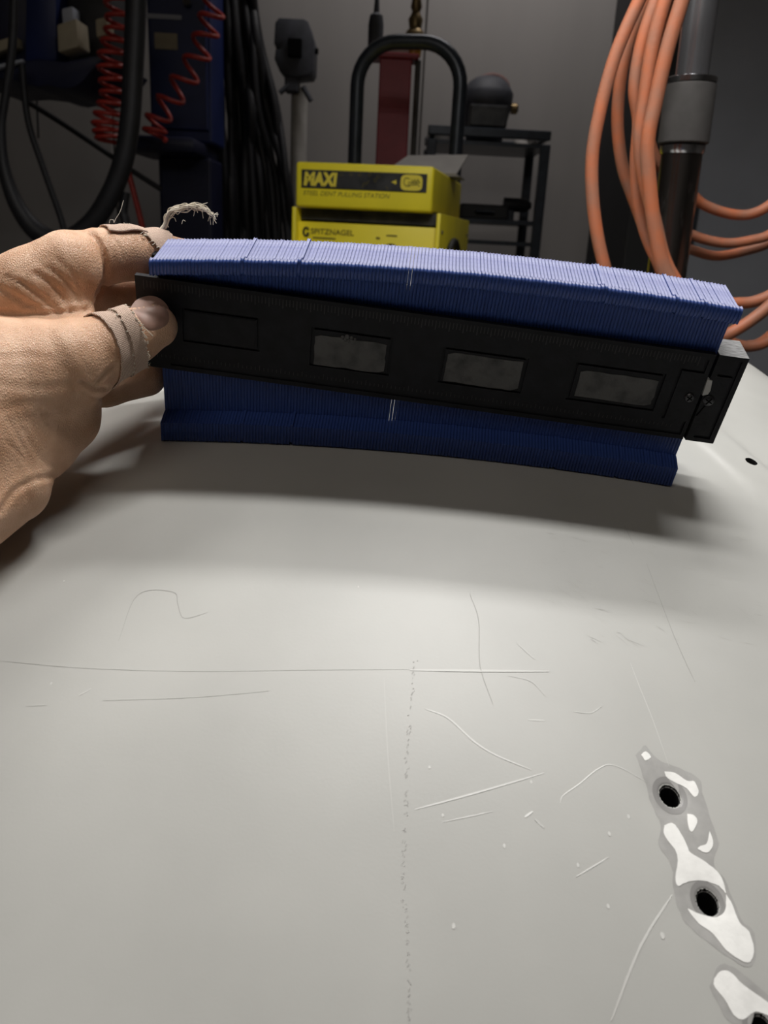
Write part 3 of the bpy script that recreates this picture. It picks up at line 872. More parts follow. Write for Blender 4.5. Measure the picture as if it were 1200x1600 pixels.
for k in range(60):
    j = RNG.choice([0, tn2 - 1, tn2 - 1]); q = tv2[RNG.randint(4, 68) * tn2 + j]
    p0 = (q[0] / q[2] * FPX + 600, q[1] / q[2] * FPX + 800, q[2] - 0.0004); s = 1 if j else -1
    ps.append([p0, (p0[0] + s * RNG.uniform(0, 3), p0[1] + RNG.uniform(-2, 2), p0[2] - 0.0005), (p0[0] + s * RNG.uniform(0, 5), p0[1] + RNG.uniform(-3, 4), p0[2] - 0.0003)])
threads(ps, 'frayed_thread', th)
# thumb nail: a shallow curved plate laid on the thumb
NL = [(203, 482), (214, 468), (234, 462), (251, 467), (263, 480), (267, 497), (261, 510), (243, 518), (229, 516), (216, 500)]
nl = np.array(spline(NL + [NL[0]], 4)[:-1]); cen = np.array([237, 491.0])
vs = []; K = 7
rows = [cen] + [cen + (q - cen) * k / K for k in range(1, K + 1) for q in nl]
for i, q in enumerate(rows):
    d = np.array([(q[0] - 600) / FPX, (q[1] - 800) / FPX, 1.0]); tt = np.linspace(0.34, 0.40, 400); P = d * tt[:, None]
    f_ = hand_sdf(P, ['thumb']); k = int(np.argmax(f_ < 0)); k = k if f_[k] < 0 else int(np.argmin(f_))
    s = 0 if i == 0 else ((i - 1) // len(nl) + 1) / K
    vs.append(P[k] + f_[k] * d / np.linalg.norm(d) - d * (0.0007 * (1 - s ** 6) - 0.0002))
n = len(nl); fs = [(0, 1 + a, 1 + (a + 1) % n) for a in range(n)]
fs += [(1 + k * n + a, 1 + k * n + n + a, 1 + k * n + n + (a + 1) % n, 1 + k * n + (a + 1) % n) for k in range(K - 1) for a in range(n)]
MB().add(hand_local(np.array(vs)), fs).build('thumb_nail', M['nail'], hand, smooth=80)

# ------------------------------------------------------------------ yellow dent-pulling machine on its cart
YM = 1.75; MYAW = math.radians(-10.5)
pc = at(569, 256, YM); mw = 0.277; mtop = float(pc[2])
UPH = 0.084; LOH = 0.36; mbase = mtop - UPH - LOH
mach = thing('dent_puller', 'yellow dent pulling machine behind the gauge reading MAXI on its front', 'machine', (float(pc[0]), YM, mbase), MYAW)


def frame_box(mb, w, y0, y1, z0, z1, rim, rec):
    """box whose front (at y0) is a rim round a panel set back by rec"""
    mb.box((0, (y0 + rec + y1) / 2, (z0 + z1) / 2), (w, y1 - y0 - rec, z1 - z0))
    for sx in (-1, 1): mb.box((sx * (w / 2 - rim / 2), y0 + rec / 2, (z0 + z1) / 2), (rim, rec, z1 - z0))
    mb.box((0, y0 + rec / 2, z1 - rim / 2), (w - 2 * rim, rec, rim)); mb.box((0, y0 + rec / 2, z0 + rim / 2), (w - 2 * rim, rec, rim))


mb = MB(); mb.box((0, 0.235, LOH + UPH / 2), (mw, 0.47, UPH)); up = mb.build('upper_housing', M['yellow'], mach, bevel=0.006, smooth=40, seg=3)
mb = MB(); lw = 0.302; lx = 0.006; LZ = LOH
for sx in (-1, 1): mb.box((lx + sx * (lw / 2 - 0.004), 0.27, LZ / 2), (0.008, 0.54, LZ))
mb.box((lx, 0.30, LZ / 2 - 0.01), (lw - 0.016, 0.47, LZ - 0.03)); mb.box((lx, 0.27, 0.005), (lw, 0.54, 0.01))
mb.box((lx, 0.045, LZ / 2 - 0.0135), (lw - 0.016, 0.05, LZ - 0.027))
mb.build('lower_housing', M['yellow'], mach, bevel=0.002, smooth=40)
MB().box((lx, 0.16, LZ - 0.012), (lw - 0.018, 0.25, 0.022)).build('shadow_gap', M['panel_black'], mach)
PZ0, PZ1 = LOH + 0.036, LOH + 0.070
MB().box((0, -0.0006, (PZ0 + PZ1) / 2), (0.252, 0.003, PZ1 - PZ0)).build('front_panel', M['panel_black'], mach, bevel=0.001)
fpan = mach.children[-1]


def lettering(txt, x, z, h, m, parent, y=-0.0024, off=0.0, shear=0.0, sx=1.0, name='lettering', ext=0.0004):
    c = bpy.data.curves.new(name, 'FONT'); c.body = txt; c.size = 1; c.offset = off; c.shear = shear; c.extrude = 0.0
    t = bpy.data.objects.new(name, c); COL.objects.link(t)
    me = bpy.data.meshes.new_from_object(t.evaluated_get(bpy.context.evaluated_depsgraph_get())); bpy.data.objects.remove(t)
    co = np.array([v.co[:] for v in me.vertices]); mn, mx = co.min(0), co.max(0); s = h / (mx[1] - mn[1])
    w_ = (mx[0] - mn[0]) * s * sx
    for v in me.vertices: v.co = Vector(((v.co.x - mn[0]) * s * sx + x, y, (v.co.y - mn[1]) * s + z))
    me.materials.clear(); me.materials.append(m); me.name = name
    return link(name, me, parent), w_


lettering('MAXI', -0.121, PZ0 + 0.004, 0.026, M['yellow_print'], up, off=0.06, shear=0.12, sx=0.86, y=-0.0026)
lettering('STEEL DENT PULLING STATION', -0.122, LOH + 0.0225, 0.0085, M['ink_soft'], up, shear=0.25, sx=1.02, y=-0.0006)
# rounded badge with dark handwriting strokes at the right of the panel
mb = MB(); bw, bh = 0.0215, 0.0145; pts = []
for k in range(24):
    a = k * math.pi / 12; pts.append((math.copysign(abs(math.cos(a)) ** 0.5, math.cos(a)) * bw + 0.096, math.copysign(abs(math.sin(a)) ** 0.5, math.sin(a)) * bh + (PZ0 + PZ1) / 2))
mb.prism(pts, 0.001, Matrix.Translation((0, -0.0031, 0))); bad = mb.build('badge', M['yellow_print'], up)
mb = MB()
zc = (PZ0 + PZ1) / 2
for pl in ([(0.092, 0.007), (0.084, 0.008), (0.081, 0.001), (0.085, -0.006), (0.094, -0.006)], [(0.096, 0.006), (0.099, 0.0), (0.102, 0.006), (0.105, 0.0), (0.108, 0.006), (0.112, 0.0)],
           [(0.088, -0.003), (0.098, -0.004), (0.108, -0.0035), (0.112, -0.006)], [(0.090, 0.001), (0.102, -0.001), (0.113, 0.0005)]):
    mb.tube([(q[0], -0.0034, zc + q[1]) for q in spline(pl, 4)], 0.0007, 5)
mb.build('badge_script', M['ink'], bad)
mb = MB()                                              # dial marks on the black panel
for k, (x, z) in enumerate(((-0.045, 0.010), (-0.025, 0.0115), (-0.008, 0.011), (0.012, 0.0115), (0.03, 0.009), (0.024, 0.002))):
    mb.tube([(x + 0.003 * math.cos(a), -0.0024, zc + z + 0.003 * math.sin(a)) for a in [q * math.pi / 5 for q in range(10)]], 0.0004, 4, closed=True)
for pl in ([(0.005, -0.002), (0.000, -0.006), (-0.001, -0.013)], [(0.012, 0.001), (0.004, -0.008)], [(0.046, -0.009), (0.050, -0.013)]):
    mb.tube([(q[0], -0.0024, zc + q[1]) for q in pl], 0.0006, 4)
mb.build('dial_mark', M['ink_soft'], up)
mb = MB().prism([(0.056, zc), (0.066, zc + 0.004), (0.066, zc - 0.004)], 0.0006, Matrix.Translation((0, -0.0028, 0))); mb.build('arrow_mark', M['yellow_print'], up)
low = [c for c in mach.children if c.name.startswith('lower_housing')][0]
lettering('SPITZNAGEL', -0.110, LOH - 0.050, 0.0105, M['ink_soft'], low, y=0.0185, off=0.01, sx=1.1)
mb = MB()
mb.tube([(-0.120 + 0.006 * math.cos(a), 0.019, LOH - 0.047 + 0.008 * math.sin(a)) for a in [0.6 + q * 0.42 for q in range(12)]], 0.0022, 6)
mb.box((-0.1165, 0.019, LOH - 0.051), (0.005, 0.002, 0.006)); mb.build('emblem', M['ink'], low)
mb = MB().box((-0.082, 0.0195, LOH - 0.0575), (0.048, 0.001, 0.0028)); mb.box((0.030, 0.0195, LOH - 0.052), (0.008, 0.001, 0.004)); mb.box((0.058, 0.0195, LOH - 0.046), (0.022, 0.001, 0.0028))
mb.build('printed_line', M['ink_soft'], low)
mb = MB(); mb.lathe([(0.018, 0), (0.018, 0.006), (0.013, 0.02), (0.011, 0.021)], 20, Matrix.Translation((0.058, 0.02, LOH - 0.079)) @ Matrix.Rotation(math.pi / 2, 4, 'X')); mb.build('dial_knob', M['ink'], low, smooth=40)
for zz in (LOH - 0.035, LOH - 0.10):
    for yy in (0.03, 0.50):
        MB().lathe([(0.004, 0), (0.004, 0.0015), (0.002, 0.0025)], 10, Matrix.Translation((lx + lw / 2, yy, zz)) @ Matrix.Rotation(math.pi / 2, 4, 'Y')).build('bolt', M['knurl'], low)
mb = MB(); mb.tube([(lx + lw / 2 + 0.006, 0.20 + 0.09 * math.cos(a), LOH - 0.095 + 0.045 * math.sin(a)) for a in [q * math.pi / 12 for q in range(13)]], 0.007, 8); mb.build('side_grip', M['ink'], low, smooth=50)
# cart
cart = thing('machine_cart', 'dark steel cart with a tall hooped handle behind the yellow machine', 'cart', (float(pc[0]), YM, 0), MYAW)
mb = MB(); mb.box((0, 0.30, mbase - 0.015), (0.34, 0.66, 0.03)); mb.build('top_tray', M['steel_dark'], cart, bevel=0.004)
mb = MB(); mb.box((0, 0.30, 0.20), (0.34, 0.66, 0.02)); mb.build('bottom_tray', M['steel_dark'], cart, bevel=0.004)
for sx in (-1, 1):
    for yy in (0.0, 0.60):
        mb = MB(); mb.box((sx * 0.155, yy + 0.0, (mbase - 0.03 + 0.08) / 2), (0.025, 0.025, mbase - 0.03 - 0.08)); lg = mb.build('leg', M['steel_dark'], cart)
        mb = MB(); mb.tube([(sx * 0.155 - 0.012, yy, 0.042), (sx * 0.155 + 0.012, yy, 0.042)], 0.042, 18); mb.build('caster', M['rubber'], lg, smooth=40)
hy = 0.60
hl, hr = at(556, 180, YM + hy), at(715, 180, YM + hy); ht = float(at(638, 66, YM + hy)[2])
hw = float(hr[0] - hl[0]) / 2 / math.cos(MYAW); hc = ((hl + hr) / 2); hcx = (hc[0] - pc[0] - hy * math.sin(-MYAW)) / math.cos(MYAW)
pts = [(hcx - hw, hy, mbase - 0.1), (hcx - hw, hy, ht - 0.10)]
for k in range(1, 9):
    a = math.pi - k * math.pi / 16; pts.append((hcx - hw + 0.10 + 0.10 * math.cos(a), hy, ht - 0.10 + 0.10 * math.sin(a)))
for k in range(0, 9):
    a = math.pi / 2 - k * math.pi / 16; pts.append((hcx + hw - 0.10 + 0.10 * math.cos(a), hy, ht - 0.10 + 0.10 * math.sin(a)))
pts.append((hcx + hw, hy, mbase - 0.1))
MB().tube(pts, 0.018, 14).build('handle', M['steel_dark'], cart, smooth=50)
# folded card lying on the rear of the machine
q0 = at(661, 262, YM + 0.22)
card = thing('folded_card', 'pale grey folded card lying on the rear of the yellow machine', 'card', (float(q0[0]), YM + 0.22, mtop), MYAW)
T = Matrix.Translation((0.0, 0.0, 0.003)) @ Matrix.Rotation(math.radians(21), 4, 'X')
mb = MB(); mb.add([T @ Vector(q) for q in ((-0.082, 0, 0), (0.075, 0, 0), (0.085, 0.12, 0.006), (-0.055, 0.12, 0.0), (-0.082, 0, .003), (0.075, 0, .003), (0.085, 0.12, 0.009), (-0.055, 0.12, 0.003))],
                  [(0, 3, 2, 1), (4, 5, 6, 7), (0, 1, 5, 4), (1, 2, 6, 5), (2, 3, 7, 6), (3, 0, 4, 7)]); mb.build('top_leaf', M['paper'], card)
MB().box((0.0, 0.095, 0.0185), (0.10, 0.03, 0.037)).build('folded_flap', M['paper'], card)
MB().box((0.005, 0.06, 0.0012), (0.15, 0.12, 0.0024)).build('bottom_leaf', M['paper'], card)


# ------------------------------------------------------------------ things along the back wall
def base(px, py, Y): q = at(px, py, Y); return float(q[0]), float(q[2])


# red post stand
Yp = 2.8; x0, zt = base(619, 95, Yp)
post = thing('air_post', 'dark red square post with valves on top near the back wall', 'stand', (x0, Yp, 0))
MB().box((0, 0, 0.015), (0.20, 0.20, 0.03)).build('base_plate', M['red'], post, bevel=0.004)
MB().box((0, 0, zt / 2), (0.096, 0.08, zt - 0.0)).build('column', M['red'], post, bevel=0.004)
MB().box((-0.005, 0, zt + 0.006), (0.145, 0.10, 0.014)).build('top_flange', M['red'], post, bevel=0.003)
MB().box((-0.005, 0, zt + 0.030), (0.085, 0.07, 0.034)).build('valve_block', M['white'], post, bevel=0.004)
mb = MB().lathe([(0.022, 0), (0.023, 0.08), (0.019, 0.105), (0.009, 0.112), (0.007, 0.145), (0.005, 0.152)], 18, Matrix.Translation((-0.065, 0, zt + 0.012))); mb.build('oiler_bottle', M['grinder'], post, smooth=40)
mb = MB().lathe([(0.020, 0), (0.024, 0.03), (0.022, 0.04)], 16, Matrix.Translation((0.052, 0, zt + 0.012))); mb.build('amber_cup', M['amber'], post, smooth=40)
mb = MB().lathe([(0.028, 0), (0.031, 0.015), (0.026, 0.028), (0.018, 0.036), (0.022, 0.06), (0.015, 0.072), (0.012, 0.08), (0.017, 0.092), (0.013, 0.115)], 16, Matrix.Translation((0.052, 0, zt + 0.052))); mb.build('regulator_valve', M['brass'], post, smooth=40)
mb = MB().tube([(0.066, -0.02, zt), (0.068, -0.02, zt / 2), (0.066, -0.02, 0.04)], 0.009, 8); mb.build('air_pipe', M['knurl'], post, smooth=50)

# shelf cart with a welding helmet
Ys = 3.05; xl_, zs = base(676, 197, Ys); xr_, _ = base(856, 190, Ys); sw = xr_ - xl_; sx0 = (xl_ + xr_) / 2
rack = thing('utility_cart', 'black steel utility cart against the back wall under the welding helmet', 'cart', (sx0, Ys, 0))
sd = 0.36
for lx_ in (-1, 1):
    for yy in (0, sd):
        mb = MB().box((lx_ * sw / 2, yy, zs / 2 - 0.02), (0.032, 0.032, zs - 0.04)); lg = mb.build('leg', M['steel_dark'], rack, bevel=0.003)
MB().box((0, sd / 2, zs - 0.045), (sw + 0.02, sd, 0.012)).build('shelf', M['steel_dark'], rack)
for (zz, nm) in ((zs - 0.29, 'shelf'), (zs - 0.36, 'shelf'), (0.25, 'shelf')):
    MB().box((0, sd / 2, zz), (sw, sd, 0.014)).build(nm, M['steel_dark'], rack)
for yy in (0.0, sd):
    MB().box((0, yy, zs - 0.012), (sw + 0.03, 0.02, 0.03)).build('rail', M['steel_dark'], rack, bevel=0.004)
for lx_ in (-1, 1): MB().box((lx_ * sw / 2, sd / 2, zs - 0.012), (0.02, sd, 0.03)).build('rail', M['steel_dark'], rack, bevel=0.004)
hx_, _ = base(761, 180, Ys + 0.1)
helm = thing('welding_helmet', 'black domed welding helmet with side knobs standing on the utility cart', 'helmet', (hx_, Ys + 0.15, zs - 0.039))
hh = float(at(760, 114, Ys + 0.1)[2]) - zs + 0.039
mb = MB(); out = []
for z_, wx, wy in ((0, .062, .05), (.04, .068, .07), (.09, .078, .085), (.13, .087, .095), (.165, .089, .098), (hh - .045, .082, .09), (hh - .022, .066, .075), (hh - .008, .044, .05), (hh - .001, .020, .022), (hh, .008, .008)):
    out.append([(wx * math.copysign(abs(math.cos(a)) ** .85, math.cos(a)), wy * math.copysign(abs(math.sin(a)) ** .85, math.sin(a)), z_) for a in [k * math.pi / 12 for k in range(24)]])
vs = [q for r_ in out for q in r_]; n = 24
fs = [(i * n + k, i * n + (k + 1) % n, (i + 1) * n + (k + 1) % n, (i + 1) * n + k) for i in range(len(out) - 1) for k in range(n)] + [tuple(range(n - 1, -1, -1)), tuple((len(out) - 1) * n + k for k in range(n))]
mb.add(vs, fs).build('shell', M['grinder'], helm, smooth=50)
MB().box((0, -0.092, 0.085), (0.13, 0.03, 0.07)).build('lens_window', M['panel_black'], helm, bevel=0.006)
for s_ in (-1, 1): MB().lathe([(0.018, 0), (0.018, 0.018), (0.012, 0.024)], 14, Matrix.Translation((s_ * 0.086, 0, 0.125)) @ Matrix.Rotation(s_ * math.pi / 2, 4, 'Y')).build('side_knob', M['brass'] if s_ > 0 else M['grinder'], helm, smooth=40)
mb = MB().tube([(0.02 + 0.055 * math.cos(a), 0.06, hh - 0.03 + 0.042 * math.sin(a)) for a in [k * math.pi / 10 for k in range(11)]], 0.010, 8); mb.build('headband', M['pinkish'], helm, smooth=50)
# oddments on the cart shelves
for (px_, py_, w_, h_, dz, nm, m_, lb, ct) in (
    (690, 200, .07, .05, -.039, 'metal_tin', 'paper', 'low pale tin on the left end of the utility cart top', 'tin'),
    (826, 200, .09, .10, -.039, 'rag_bundle', 'paper', 'crumpled grey rag on the right end of the utility cart top', 'rag'),
    (760, 280, .17, .05, -.283, 'tool_case', 'rubber', 'flat black tool case on the middle shelf of the utility cart', 'case'),
    (815, 275, .10, .075, -.283, 'power_drill', 'rubber', 'black power drill lying right of the flat tool case', 'drill'),
):
    xx, _ = base(px_, py_, Ys + 0.1); t_ = thing(nm, lb, ct, (xx, Ys + 0.14, zs + dz))
    if nm == 'metal_tin':
        MB().lathe([(w_ / 2, 0), (w_ / 2, h_ * .8)], 20).build('body', M[m_], t_, smooth=40); MB().lathe([(w_ / 2 + .002, h_ * .8), (w_ / 2 + .002, h_), (w_ / 2 - .006, h_ + .002)], 20).build('lid', M['steel_dark'], t_, smooth=40)
    elif nm == 'rag_bundle':
        mb = MB(); rr = random.Random(3); vs = []; n = 18; K = 9
        for i in range(K):
            for k in range(n):
                a = k * 2 * math.pi / n; r_ = w_ / 2 * math.sin(math.pi * (0.5 + i / (K - 1) * 0.49)) * (1 + .25 * math.sin(3 * a + i * 1.3) + rr.uniform(-.1, .1))
                vs.append((r_ * math.cos(a), r_ * math.sin(a), h_ * .6 * i / (K - 1)))
        fs = [(i * n + k, i * n + (k + 1) % n, (i + 1) * n + (k + 1) % n, (i + 1) * n + k) for i in range(K - 1) for k in range(n)] + [tuple(range(n)), tuple((K - 1) * n + k for k in range(n))]
        mb.add(vs, fs).build('cloth', M[m_], t_, smooth=70)
    elif nm == 'tool_case':
        MB().box((0, 0, h_ / 2), (w_, .14, h_)).build('shell', M[m_], t_, bevel=.006); MB().tube([(-.03, -.07, h_ * .5), (-.03, -.09, h_ * .5), (.03, -.09, h_ * .5), (.03, -.07, h_ * .5)], .005, 6).build('handle', M['steel_dark'], t_)
    else:
        MB().tube([(-w_ / 2, 0, h_ - .02), (w_ * .3, 0, h_ - .02), (w_ / 2, 0, h_ - .02)], [.024, .024, .010], 14).build('motor_body', M[m_], t_, smooth=40)
        MB().box((-w_ * .25, 0, h_ * .35), (.03, .03, h_ * .7)).build('grip', M['steel_dark'], t_, bevel=.004)

# bench grinder on a pedestal
Yg = 3.3; gx_, gz0 = base(463, 124, Yg); _, gz1 = base(460, 36, Yg)
gr = thing('pedestal_grinder', 'dark grey machine head on a pale pedestal beside the hanging cables', 'grinder', (gx_, Yg, 0))
MB().lathe([(0.15, 0), (0.15, 0.015), (0.05, 0.03)], 24).build('foot', M['white'], gr, smooth=40)
MB().lathe([(0.030, 0.02), (0.030, gz0 - 0.03)], 18, Matrix.Translation((0.012, 0, 0))).build('pedestal', M['white'], gr, smooth=40)
H = gz1 - gz0; hw_ = 0.072
mb = MB().prism([(-.050, gz0 + .01), (.0, gz0 - .004), (.058, gz0 + .004), (.066, gz0 + .02), (.068, gz1 - .07), (.045, gz1 - .006), (.03, gz1), (-.055, gz1), (-.068, gz1 - .015), (-.072, gz1 - .08),
                (-.062, gz1 - .095), (-.030, gz1 - .098), (-.030, gz0 + .085), (-.066, gz0 + .080), (-.070, gz0 + .05)], .13, Matrix.Translation((0, -.065, 0)))
mb.build('wheel_guard', M['grinder'], gr, bevel=.006, smooth=40)
MB().box((.002, -.07, (gz0 + gz1) / 2 - .002), (.048, .02, .058)).build('guard_opening', M['hole'], gr, bevel=.004)
MB().box((-.05, .0, (gz0 + gz1) / 2), (.04, .09, .05)).build('grinding_wheel', M['paper'], gr, bevel=.01)
MB().box((-.010, -.03, gz0 - .025), (.05, .06, .05)).build('mount', M['grinder'], gr, bevel=.006)
MB().tube([(-.012, -.05, gz0 - .02), (-.05, -.06, gz0 - .055)], .009, 8).build('bracket_arm', M['grinder'], gr); MB().tube([(.03, -.05, gz0 - .03), (.06, -.055, gz0 - .075)], .009, 8).build('bracket_arm', M['grinder'], gr)
MB().lathe([(.01, 0), (.01, .012)], 10, Matrix.Translation((.067, -.03, gz1 - .09)) @ Matrix.Rotation(math.pi / 2, 4, 'Y')).build('switch', M['hole'], gr)

# bundle of black cables hanging by the wall
Yc = 3.15
hang = thing('cable_bundle', 'black cables hanging in a thick bundle right of the blue cabinet', 'cables', (float(at(400, 350, Yc)[0]), Yc, 0))
hb = np.array(hang.location)
for k in range(26):
    u = k / 25; rr = random.Random(k)
    xt = 338 + 52 * u + rr.uniform(-6, 6); xb = 338 + 118 * u + rr.uniform(-8, 8); sw_ = rr.uniform(-10, 10)
    pl = [(xt, -40), (xt + (xb - xt) * .18 + sw_ * .3, 60), (xt + (xb - xt) * .5 + sw_, 170), (xt + (xb - xt) * .85 - sw_ * .4, 290), (xb, 420), (xb + 8, 620)]
    P_ = [at(q[0], q[1], Yc + rr.uniform(-.05, .05)) - hb for q in pl]
    MB().tube(spline(P_, 5), rr.uniform(.010, .019), 8).build('cable', M['rubber'], hang, smooth=60)
P_ = [at(330, -50, Yc) - hb, at(400, -55, Yc) - hb]
MB().tube(P_, .02, 10).build('hanger_bar', M['steel_dark'], hang)

# tall blue cabinet
Yb = 2.85; bl_, br_ = base(232, 100, Yb)[0], base(330, 100, Yb)[0]; bx = (bl_ + br_) / 2; bw_ = br_ - bl_
zb_ = base(280, 222, Yb)[1]; zt_ = base(280, -120, Yb)[1]
cab = thing('blue_cabinet', 'tall dark blue cabinet with a beige label on its door', 'cabinet', (bx, Yb, 0))
MB().box((0, .1, (zb_ + zt_) / 2), (bw_, .2, zt_ - zb_)).build('body', M['blue_cabinet'], cab, bevel=.008)
dz0 = base(280, 208, Yb)[1]
MB().box((0, -.008, (dz0 + zt_) / 2 - .01), (bw_ - .02, .018, zt_ - dz0 - .04)).build('door', M['blue_cabinet'], cab, bevel=.004)
door = cab.children[-1]
lx1, lz1 = base(244, 53, Yb); lx2, lz2 = base(280, 80, Yb)
MB().box(((lx1 + lx2) / 2 - bx, -.019, (lz1 + lz2) / 2), (lx2 - lx1, .003, lz1 - lz2)).build('label', M['beige'], door)
tx1, tz1 = base(232, 27, Yb); tx2, _ = base(286, 27, Yb)
MB().box(((tx1 + tx2) / 2 - bx, -.019, tz1), (tx2 - tx1, .003, .012)).build('name_strip', M['locker'], door)
MB().lathe([(.008, 0), (.008, .02), (.012, .024)], 12, Matrix.Translation((base(296, 7, Yb)[0] - bx, -.017, base(296, 7, Yb)[1])) @ Matrix.Rotation(math.pi / 2, 4, 'X')).build('door_knob', M['knurl'], door, smooth=40)
mb = MB(); tl, tr = base(205, 225, Yb)[0] - bx, base(322, 225, Yb)[0] - bx
mb.box(((tl + tr) / 2, .03, zb_ - .02), (tr - tl, .36, .045)); mb.build('tray', M['navy'], cab, bevel=.015, smooth=40)
MB().box(((base(247, 300, Yb)[0] + base(330, 300, Yb)[0]) / 2 - bx, .1, (zb_ - .04) / 2), (base(330, 300, Yb)[0] - base(247, 300, Yb)[0], .18, zb_ - .04)).build('pedestal', M['navy'], cab, bevel=.01)
for k in range(5):
    zz = base(290, 250 + k * 17, Yb)[1]; MB().box((.02, .015, zz), (.10, .014, .010)).build('vent_slat', M['navy'], cab)

# blue machine hung at the upper left
Yl = 2.25


def lpt(px_, py_, Y=Yl): return at(px_, py_, Y)


lb = thing('blue_compressor', 'dark blue machine with rounded underside at the upper left', 'machine', tuple(lpt(75, 60)))
lo_ = np.array(lb.location)


def lpoly(pts, d, name, m, y=0.0, bev=.004, parent=None):
    mb = MB(); mb.prism([((lpt(a, b) - lo_)[0], (lpt(a, b) - lo_)[2]) for a, b in pts], d, Matrix.Translation((0, y, 0)))
    return mb.build(name, M[m], parent or lb, bevel=bev, smooth=40)


lpoly([(-60, 104), (-10, 96), (20, 98), (60, 92), (100, 96), (140, 88), (168, 84), (160, 96), (146, 108), (136, 118), (128, 128), (116, 136), (100, 139), (84, 136), (74, 133), (60, 136), (44, 133), (24, 126), (-10, 122), (-60, 125)], .35, 'sump', 'navy')
lpoly([(30, -60), (76, -60), (78, 90), (28, 92)], .22, 'cylinder_block', 'blue_cabinet', .04)
lpoly([(-60, -60), (26, -60), (24, 88), (-60, 100)], .25, 'left_housing', 'navy', .06)
lpoly([(80, -60), (150, -60), (152, 84), (82, 96)], .20, 'rear_housing', 'rubber', .10)
lpoly([(96, 43), (126, 33), (130, 77), (98, 86)], .08, 'junction_box', 'beige', -.03)
lpoly([(153, 33), (171, 29), (173, 56), (155, 62)], .05, 'junction_box', 'beige', -.02)
lpoly([(-20, 68), (22, 55), (24, 72), (-20, 88)], .05, 'junction_box', 'beige', .0)
lpoly([(88, 8), (106, 4), (108, 30), (90, 34)], .05, 'filter_bowl', 'locker', .03)
lpoly([(-20, 108), (40, 94), (41, 99), (-20, 116)], .02, 'hinge_strip', 'locker', -.02)
MB().box((0, .2, .55), (.5, .3, .04)).build('ceiling_bracket', M['steel_dark'], lb)
zc_ = 2.9 - lo_[2]
for sx_ in (-.2, .2): MB().box((sx_, .2, (zc_ + .55) / 2), (.04, .04, zc_ - .55)).build('hanger_rod', M['steel_dark'], lb)


def coil(pts_px, Y, rad, turns, r, name, label):
    P_ = [at(a, b, Y) for a, b in pts_px]; c = spline(P_, 40); N = len(c); K = turns * 14
    loc = np.array(P_[-1]); out = []
    for i in range(K + 1):
        s = i / K * (N - 1); k = min(int(s), N - 2); p = c[k] + (c[k + 1] - c[k]) * (s - k); t = c[k + 1] - c[k]; t = t / np.linalg.norm(t)
        e1 = np.cross(t, [0, 1, 0]); e1 /= np.linalg.norm(e1); e2 = np.cross(t, e1); a = 2 * math.pi * turns * i / K
        rr = rad * (0.85 + 0.15 * math.sin(i * .37)); out.append(p + (e1 * math.cos(a) + e2 * math.sin(a)) * rr - loc)
    o = MB().tube(out, r, 7).build(name, M['red_coil'], None, smooth=70, loc=tuple(loc)); return tag(o, label, 'hose')


coil([(188, -60), (184, 20), (178, 80), (174, 140), (168, 190), (168, 222)], 2.18, .034, 15, .0052, 'coiled_hose', 'red coiled air hose hanging straight down at the left')
coil([(350, -60), (338, 5), (322, 48), (300, 100), (272, 150), (246, 192), (240, 212)], 2.55, .036, 9, .0062, 'coiled_hose', 'red stretched coil hose slanting across the blue cabinet')

# big loop of black hose hanging at the left, and thin lines behind it
Yh = 1.95
P_ = [at(a, b, Yh) for a, b in ((214, -80), (212, 20), (208, 110), (203, 190), (193, 250), (172, 305), (140, 352), (98, 376), (58, 362), (26, 320), (6, 262), (2, 200), (10, 140), (20, 60), (24, -80))]
hl0 = P_[7]
mb = MB(); S_ = spline([q - hl0 for q in P_], 8); rs_ = [.0215 if i < 64 else max(.009, .0215 - (i - 64) * .0005) for i in range(len(S_))]
tag(mb.tube(S_, rs_, 12).build('black_hose', M['rubber'], None, smooth=60, loc=tuple(hl0)), 'thick black rubber hose hanging in a loop at the left', 'hose')


def line(pts_px, Y, r, name, m, label, cat):
    P_ = [at(a, b, Y) for a, b in pts_px]; loc = P_[-1]
    return tag(MB().tube(spline([q - loc for q in P_], 6), r, 7).build(name, M[m], None, smooth=60, loc=tuple(loc)), label, cat)


line([(-40, 110), (80, 182), (165, 238), (205, 266), (252, 296)], 2.72, .008, 'stay_cable', 'rubber', 'straight dark cable slanting down behind the black hose loop', 'cable')
line([(34, 100), (44, 190), (70, 270), (98, 352), (110, 420)], 2.2, .008, 'thin_cable', 'rubber', 'thin dark cable dropping inside the black hose loop', 'cable')
line([(56, 110), (58, 170), (60, 216)], 3.4, .004, 'wall_wire', 'rubber', 'fine wire on the wall left of the red coiled hose', 'wire')
line([(196, 252), (206, 290), (220, 345), (236, 420)], 2.7, .009, 'air_line', 'red_coil', 'thin red air line running down left of the blue cabinet', 'hose')
line([(196, 300), (192, 330), (196, 350), (206, 430)], 1.98, .011, 'drop_cable', 'rubber', 'black cable end dropping just right of the hose loop', 'cable')

# dark locker at the right
Yk = 2.5; kx0 = base(1008, 150, Yk)[0]
lk = thing('steel_locker', 'slate grey steel locker behind the chrome pole at the right', 'locker', (kx0 + .45, Yk, 0))
MB().box((0, .25, 1.1), (.9, .5, 2.2)).build('carcass', M['locker_dark'], lk, bevel=.006)
MB().box((.055, -.012, 1.12), (.78, .02, 2.1)).build('door', M['locker'], lk, bevel=.004)
MB().tube([(-.28, -.02, 1.0), (-.28, -.05, 1.0), (-.28, -.05, 1.12), (-.28, -.02, 1.12)], .006, 8).build('handle', M['steel_dark'], lk.children[-1])

